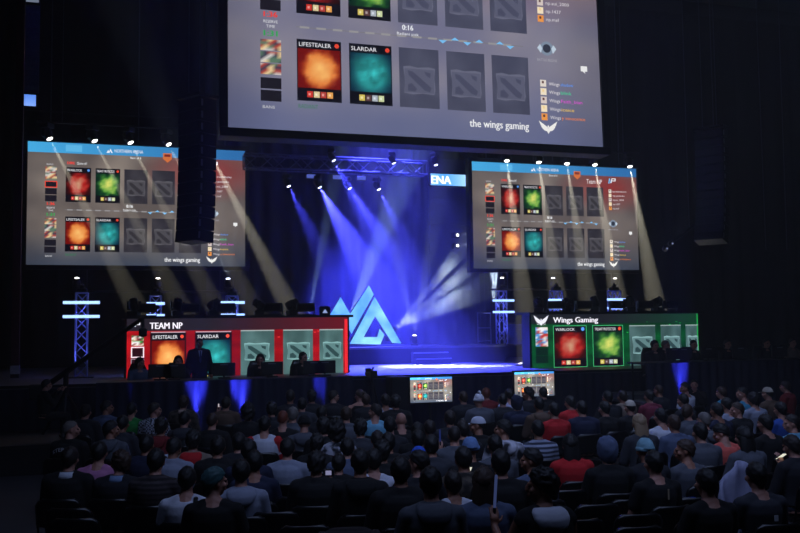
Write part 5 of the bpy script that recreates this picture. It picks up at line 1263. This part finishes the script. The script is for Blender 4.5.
# ------------------------------------------------------------------ player desks, players and the man in the suit
RZ = .75
def desk(x0, x1, y, top, label, risers=True):
    o = empty('player_desk', ((x0+x1)/2, y, 0), 0, label, 'table'); W = x1-x0
    mb = MB(); mb.box((0, .35, top-.02), (W, .75, .04), None, .008); mb.build('tabletop', mat('dark table top', (30, 30, 42), .5), o)
    d = curtain('drape', -W/2, W/2, -.06, .01, top-.015, DRAPE, .035, .24, 7); d.parent = o
    for sx in (-1, 1):
        for yy in (.05, .65):
            mb = MB(); mb.tube((sx*(W/2-.1), yy, RZ), (sx*(W/2-.1), yy, top-.04), .025); mb.build('leg', DARK, o)
    return o
def riser(x0, x1, y0, y1, label):
    o = empty('player_riser', ((x0+x1)/2, y0, 0), 0, label, 'platform')
    mb = MB(); mb.box((0, (y1-y0)/2, RZ-.03), (x1-x0, y1-y0, .06)); mb.build('deck', DECK, o)
    mb = MB(); mb.box((0, (y1-y0)/2, (RZ-.07)/2), (x1-x0-.04, y1-y0-.04, RZ-.07)); mb.build('base', BLACK, o)
DY = 18.55
TOP = 1.54
xa = atY(96, 380, DY).x; xb = atY(352, 380, DY).x
riser(xa, xb, DY+.02, 20.42, 'black riser carrying the left player desk and chairs')
desk(xa, xb, DY, TOP, 'long left player desk with dark drape and blue light columns')
xc = atY(640, 362, DY-.0).x; xd = xc+8.5
DYR = 18.4
riser(xc, xd, DYR+.02, 20.3, 'black riser carrying the right player desk and chairs')
desk(xc, xd, DYR, 1.66, 'long right player desk with dark blue drape and one blue light')
def desk_monitor(u, Y, top, label, w_=.46, rz=0, lit=False):
    x = atY(u, 370, Y).x
    o = empty('desk_monitor', (x, Y, top), rz, label, 'monitor')
    mb = MB(); mb.box((0, 0, .012), (.24, .18, .024), None, .006); mb.tube((0, .02, .02), (0, .02, .1), .02); mb.build('stand', CASE, o)
    mb = MB(); mb.box((0, 0, .185), (w_, .05, .27), None, .01); b_ = mb.build('casing', CASE, o)
    mb = MB(); mb.box((0, .028, .185), (w_-.04, .004, .23)); mb.build('display', emat('player display glow', (70, 90, 130), .8), b_)
    mb = MB(); mb.box((0, -.027, .28), (.16, .004, .02)); mb.build('maker_strip', mat('pale strip', (120, 120, 130), .4), b_)
    return o
def office_chair(x, y, rz, z, label, group):
    o = empty('gaming_chair', (x, y, z), rz, label, 'chair', group)
    mb = MB(); mb.box((0, .02, .41), (.46, .46, .07), None, .025); mb.build('seat', CHM, o)
    mb = MB(); mb.loft([((0, -.25, .46), .2, .04), ((0, -.27, .7), .23, .05), ((0, -.29, .95), .2, .045), ((0, -.3, 1.1), .13, .04)], 18); mb.build('backrest', CHM, o, True)
    mb = MB(); mb.tube((0, 0, .06), (0, 0, .38), .03); mb.build('pole', DARK, o)
    mb = MB()
    for k in range(5): mb.tube((0, 0, .07), (.27*math.cos(k*1.2566), .27*math.sin(k*1.2566), .03), .022, .016)
    mb.build('base', DARK, o)
HEADS = MB()
for i in range(12): HEADS.limb([(.085*math.cos(PI*i/12), 0, .03+.1*math.sin(PI*i/12)), (.085*math.cos(PI*(i+1)/12), 0, .03+.1*math.sin(PI*(i+1)/12))], [.012, .012], 8)
for sx in (-1, 1): HEADS.ball((sx*.09, 0, -.005), (.025, .04, .045))
HEADS = HEADS.mesh('headset', CASE, True)
def player(u, Y, label, top, hair, hc_, yaw=0, headset=True, sc=.95, seatlab='', st='l', skin=0, z=RZ):
    x = atY(u, 365, Y).x
    o = person((x, Y, z), PI+(.15 if x < 8 else .05), sc, 'seat', yaw, 0, skin, hair, hc_, None, None, st, fab(top), label, 'players and staff at the desks')
    if headset:
        q = new_obj('headset', HEADS, o); q.location = HC; q.rotation_euler = headrot(yaw, 0).to_euler()
    office_chair(x, Y, PI+(.15 if x < 8 else .05), z, seatlab, 'desk chairs'); return o
PY = 19.75
player(140, PY, 'dark-haired player at left end of the left desk, before the stacked small pictures', 'bgr', 'm', 'k', 40, False, .93, 'desk chair of the player at left end of the left desk')
player(178, PY, 'player with dark hair left of the suited man, behind desk monitors', 'blk', 's', 'k', 0, True, .95, 'desk chair of the player just left of the suited man')
player(260, PY, 'player with headset before the leftmost blank card of the red wall', 'blk', 's', 'k', -25, True, .95, 'desk chair of the player before the leftmost blank card')
player(303, PY, 'player with headset before the middle blank card of the red wall', 'blk', 's', 'k', 25, True, .97, 'desk chair of the player before the middle blank card')
for u, t in ((160, 'left desk monitor nearest the left end, before the orange card'), (174, 'left desk monitor just left of the suited man'), (224, 'left desk monitor just right of the suited man'), (272, 'left desk monitor before the leftmost blank card of the red wall'), (314, 'left desk monitor before the middle blank card of the red wall'), (325, 'rightmost monitor on the left desk')):
    desk_monitor(u, DY+.42, TOP, t)
x = atY(199.5, 340, 20.1).x
o = person((x, 20.1, RZ), PI+.1, .915, 'stand', 10, 0, 1, 't', 'k', None, None, 'j', fabric('dark suit', (20, 21, 29)), 'man in dark suit and pale tie standing before the teal card of red wall', None, None, 1, 'person')
J = pose('stand')
mb = MB(); mb.poly([(-.045, 1.47), (.045, 1.47), (.0, 1.18)], .118, .126); mb.build('shirt_front', fabric('suit shirt', (190, 198, 225)), o)
mb = MB(); mb.poly([(-.016, 1.46), (.016, 1.46), (.026, 1.22), (0, 1.17), (-.026, 1.22)], .127, .134); mb.build('tie', fabric('tie', (60, 70, 110)), o)
# right desk
RT = 1.66
for u, top, hair, hc_, yaw, hs, lab, sl in ((655, 'dk', 'm', 'k', 0, True, 'dark-haired player at left end of the right desk, before green wall', 'first'), (666, 'dk', 's', 'g', 30, False, 'player turned aside, second from left end of the right desk', 'second'), (694, 'blk', 's', 'k', 0, False, 'player before the right edge of the green wall at right desk', 'third'), (728, 'blk', 's', 'd', 0, False, 'staff member in black at the right desk, fourth from its left end', 'fourth'), (767, 'blk', 's', 'k', 0, False, 'staff member in black at the right desk, fifth from its left end', 'fifth'), (793, 'tan', 's', 'k', 0, False, 'staff member in tan at the right desk near right edge', 'sixth')):
    player(u, PY-.15, lab, top, hair, hc_, yaw, hs, .97, f'desk chair at the right desk, {sl} from its left end', 'l', 1 if u in (728, 767) else 0, RZ+.12)
o = empty('player_riser', (( xc+xd)/2, 19.25, RZ), 0, 'thin raised step under the chairs of the right player desk', 'platform')
mb = MB(); mb.box((0, .5, .058), (8.3, .98, .116), None, .006); mb.build('deck', DECK, o)
for u, t in ((675, 'first from left'), (684, 'second from left'), (709, 'third from left'), (741, 'fourth from left'), (780, 'fifth from left')): desk_monitor(u, DYR+.42, RT, f'desk monitor on the right player desk, {t}')
# blue lights at the foot of the drapes
def drape_light(u, Y, P_, ang, dx, label):
    x = atY(u, 400, Y).x
    o = empty('par_light', (x, Y, 0), 0, label, 'stage light', 'blue drape lights')
    mb = MB(); mb.lathe([(.06, 0), (.08, .01), (.085, .16), (.08, .17)], 16, Matrix.Rotation(-.12, 3, 'X'), (0, 0, .03)); b_ = mb.build('can', CASE, o, True)
    mb = MB(); mb.lathe([(.0, .165), (.07, .168), (.06, .176), (0, .18)], 16, Matrix.Rotation(-.12, 3, 'X'), (0, 0, .03)); mb.build('lens', emat('blue par lens', (60, 70, 255), 3), b_)
    for sx in (-1, 1):
        mb = MB(); mb.box((sx*.095, 0, .09), (.012, .04, .16)); mb.build('bracket', DARK, o)
    spot(o, (0, .0, .24), (dx, .16, 1), P_, (.06, .07, 1), ang, .9, .05)
for u, P_, ang, dx, t in ((130, 200, 8, .0, 'blue light at foot of left drape making a thin streak at far left'), (199, 4500, 22, -.02, 'blue light at foot of left drape making the widest bright column'), (247, 4500, 22, -.1, 'blue light at foot of left drape making the second bright column'), (325, 1800, 16, -.05, 'blue light at foot of left drape below the rightmost blank card')):
    drape_light(u, DY-.32, P_, ang, dx, t)
drape_light(688, DYR-.32, 3500, 20, 0, 'blue light at foot of right desk drape')
# ------------------------------------------------------------------ camera crane, operators, stage-edge gear
o = empty('stage_riser', (-4.2, 19.0, 0), 0, 'low dark riser at far left carrying the camera crane', 'platform')
xl = -9; xr_ = atY(92, 404, 17.6).x
mb = MB(); mb.box(((xl+xr_)/2+4.2, -.3, .5), (xr_-xl, 2.6, .06)); mb.build('deck', BLACK, o)
mb = MB(); mb.box(((xl+xr_)/2+4.2, -.3, .235), (xr_-xl-.04, 2.56, .466)); mb.build('front', mat('dark riser cloth', (24, 25, 32), .9), o)
cpv = atY(66, 372, 18.6); tip = atY(143, 318, 17.8)
o = empty('camera_crane', (cpv.x, cpv.y, .53), 0, 'dark camera crane with its arm rising rightward at far left', 'camera crane')
mb = MB()
for k in range(3): mb.tube((0, 0, cpv.z-.9), (.5*math.cos(k*2.09+.5), .5*math.sin(k*2.09+.5), .03), .03)
mb.tube((0, 0, cpv.z-1.0), (0, 0, cpv.z-.53), .05); mb.build('tripod', BLACK, o)
d = tip-cpv; d0 = Vector((0, 0, cpv.z-.53))
mb = MB(); mb.tube(d0-d*.35, d0+d, .06, .04, 8); mb.build('arm', BLACK, o)
mb = MB(); mb.box(d0-d*.38, (.3, .25, .3), None, .03); mb.build('counterweight', CASE, o)
mb = MB(); mb.tube(d0+d, d0+d-Vector((0, 0, .2)), .03); mb.box(d0+d-Vector((0, 0, .27)), (.15, .3, .16), None, .03); mb.tube(d0+d+Vector((0, .17, -.3)), d0+d+Vector((0, .32, -.3)), .06, .07); mb.build('camera_head', CASE, o)
def standing(u, v, Y, rz, yaw, top, hair, label, kind='stand', z=.53, sc=None):
    q = atY(u, v, Y); sc = sc or max(.85, min(1.1, (q.z-z)/(DROPZ+.45)))
    return person((q.x, Y, z), rz, sc, kind, yaw, 0, 0, hair, 'k', None, None, 'l', fab(top), label, None, None, 1)
standing(46, 384, 18.2, -1.2, 0, 'blk', 's', 'crane operator in black standing on the dark riser at far left', 'cam', .53)
q = atY(690, 366, 17.9)
person((q.x, 17.75, 0), 2.2, .98, 'cam', 20, 0, 0, 's', 'k', None, None, 'j', fab('blk'), 'camera operator in black standing in front of the right player desk', None, None, 1)
p = atY(372, 374, SF-.5)
o = empty('video_camera', (p.x, SF-.5, 0), 0, 'dark video camera on a tripod in front of the stage edge, right of red wall', 'video camera')
zc = p.z
mb = MB(); mb.box((0, 0, zc), (.16, .38, .17), None, .02); b_ = mb.build('body', CASE, o)
mb = MB(); mb.tube((0, .19, zc), (0, .38, zc), .055, .075, 14); mb.build('lens', CASE, b_)
mb = MB(); mb.box((-.12, -.1, zc+.1), (.12, .1, .08), None, .01); mb.tube((-.02, -.05, zc+.08), (.06, .12, zc+.14), .02); mb.build('viewfinder', CASE, b_)
for k in range(3):
    mb = MB(); mb.tube((0, 0, zc-.09), (.42*math.cos(k*2.094+.5), .42*math.sin(k*2.094+.5), .01), .022); mb.build('leg', BLACK, o)
a = atY(388.5, 376.5, SF-.35); b = atY(406, 376.5, SF-.35)
o = empty('subwoofer', ((a.x+b.x)/2, SF-.35, 0), 0, 'black subwoofer loudspeaker in front of the stage edge, left of the left monitor', 'loudspeaker')
mb = MB(); mb.box((0, 0, a.z/2), (b.x-a.x, .5, a.z), None, .015); mb.build('cabinet', CAB, o)
mb = MB(); mb.box((0, -.256, a.z/2), ((b.x-a.x)*.9, .012, a.z*.92)); mb.build('grille', GRL, o)
# dark column at far left
p = atY(15, 375, 24.0); w0 = (atY(19.5, 375, 24).x-atY(10.5, 375, 24).x)
o = empty('pillar', (p.x, 24.0, 0), 0, 'dim dark red column with a pale base block at far left', 'pillar')
zb_ = atY(15, 374, 24).z; zt_ = atY(15, 365.5, 24).z
mb = MB(); mb.box((0, 0, 17/2), (w0*.9, w0*.9, 16.99)); mb.build('shaft', mat('dark red column', (88, 44, 48), .8), o)
mb = MB(); mb.box((0, 0, (zb_+zt_)/2), (w0*1.02, w0*1.02, zt_-zb_), None, .01); mb.build('pale_block', mat('pale block', (190, 185, 190), .7), o)
mb = MB(); mb.box((0, 0, zb_/2), (w0*.95, w0*.95, zb_), None, .01); mb.build('base', BLACK, o)
# ------------------------------------------------------------------ drifting smoke at the back of the stage
def smoke(c, size, dens, seed, label):
    mb = MB(); mb.ball((0, 0, 0), size, 24); o = mb.build('stage_smoke', None); o.location = c
    m = bpy.data.materials.new('drifting smoke'); m.use_nodes = True; nt = m.node_tree; nt.nodes.clear()
    out = nt.nodes.new('ShaderNodeOutputMaterial'); v = nt.nodes.new('ShaderNodeVolumeScatter'); tc = nt.nodes.new('ShaderNodeTexCoord')
    mp = nt.nodes.new('ShaderNodeMapping'); mp.inputs['Location'].default_value = (seed*3.1, seed, 0); mp.inputs['Scale'].default_value = (1, 1, .7)
    n = nt.nodes.new('ShaderNodeTexNoise'); n.inputs['Scale'].default_value = .75; n.inputs['Detail'].default_value = 4
    r = nt.nodes.new('ShaderNodeMapRange'); r.inputs['From Min'].default_value = .48; r.inputs['From Max'].default_value = .78; r.inputs['To Max'].default_value = dens
    ln = nt.nodes.new('ShaderNodeVectorMath'); ln.operation = 'LENGTH'; dv = nt.nodes.new('ShaderNodeVectorMath'); dv.operation = 'DIVIDE'; dv.inputs[1].default_value = size
    f = nt.nodes.new('ShaderNodeMapRange'); f.inputs['From Min'].default_value = 1; f.inputs['From Max'].default_value = .35; mu = nt.nodes.new('ShaderNodeMath'); mu.operation = 'MULTIPLY'
    L = nt.links.new
    L(tc.outputs['Object'], mp.inputs[0]); L(mp.outputs[0], n.inputs[0]); L(n.outputs[0], r.inputs[0]); L(tc.outputs['Object'], dv.inputs[0]); L(dv.outputs[0], ln.inputs[0]); L(ln.outputs['Value'], f.inputs[0])
    L(r.outputs[0], mu.inputs[0]); L(f.outputs[0], mu.inputs[1]); L(mu.outputs[0], v.inputs['Density']); L(v.outputs[0], out.inputs['Volume'])
    o.data.materials.clear(); o.data.materials.append(m); tag(o, label, 'smoke', None, 'stuff')
p = atY(420, 290, 29.0); smoke(p, (2.3, 1.1, 1.6), .12, 1, 'blue-lit smoke drifting up to the right of the lit emblem')
p = atY(285, 262, 29.0); smoke(p, (1.4, 1.0, 1.9), .10, 4, 'blue-lit smoke hanging behind the red video wall, left of the emblem')
# ------------------------------------------------------------------ air and general light
w = bpy.data.worlds.new('World'); bpy.context.scene.world = w; w.use_nodes = True; nt = w.node_tree
bg = nt.nodes['Background']; bg.inputs[0].default_value = (.004, .007, .02, 1); bg.inputs[1].default_value = .3
vs = nt.nodes.new('ShaderNodeVolumeScatter'); vs.inputs['Density'].default_value = .005; vs.inputs['Anisotropy'].default_value = .25
nt.links.new(vs.outputs[0], nt.nodes['World Output'].inputs['Volume'])
def area(name, loc, target, size, power, col, size_y=None, spread=PI):
    l = bpy.data.lights.new(name, 'AREA'); l.energy = power; l.color = col; l.size = size; l.spread = spread
    if size_y: l.shape = 'RECTANGLE'; l.size_y = size_y
    o = bpy.data.objects.new(name, l); C.objects.link(o); o.location = loc
    o.rotation_euler = (Vector(target)-Vector(loc)).to_track_quat('-Z', 'Y').to_euler(); return o
area('crowd_fill', (4.2, 7.0, 6.4), (5.2, 11.5, 0), 9, 100, (.42, .55, 1.0), 4, math.radians(120))  # added fill above the near crowd, out of view, no fixture of the hall
area('crowd_fill', (7.5, 13.5, 9.5), (8, 14.5, 0), 10, 95, (.42, .55, 1.0), 3, math.radians(90))  # second added fill, brightens the front rows
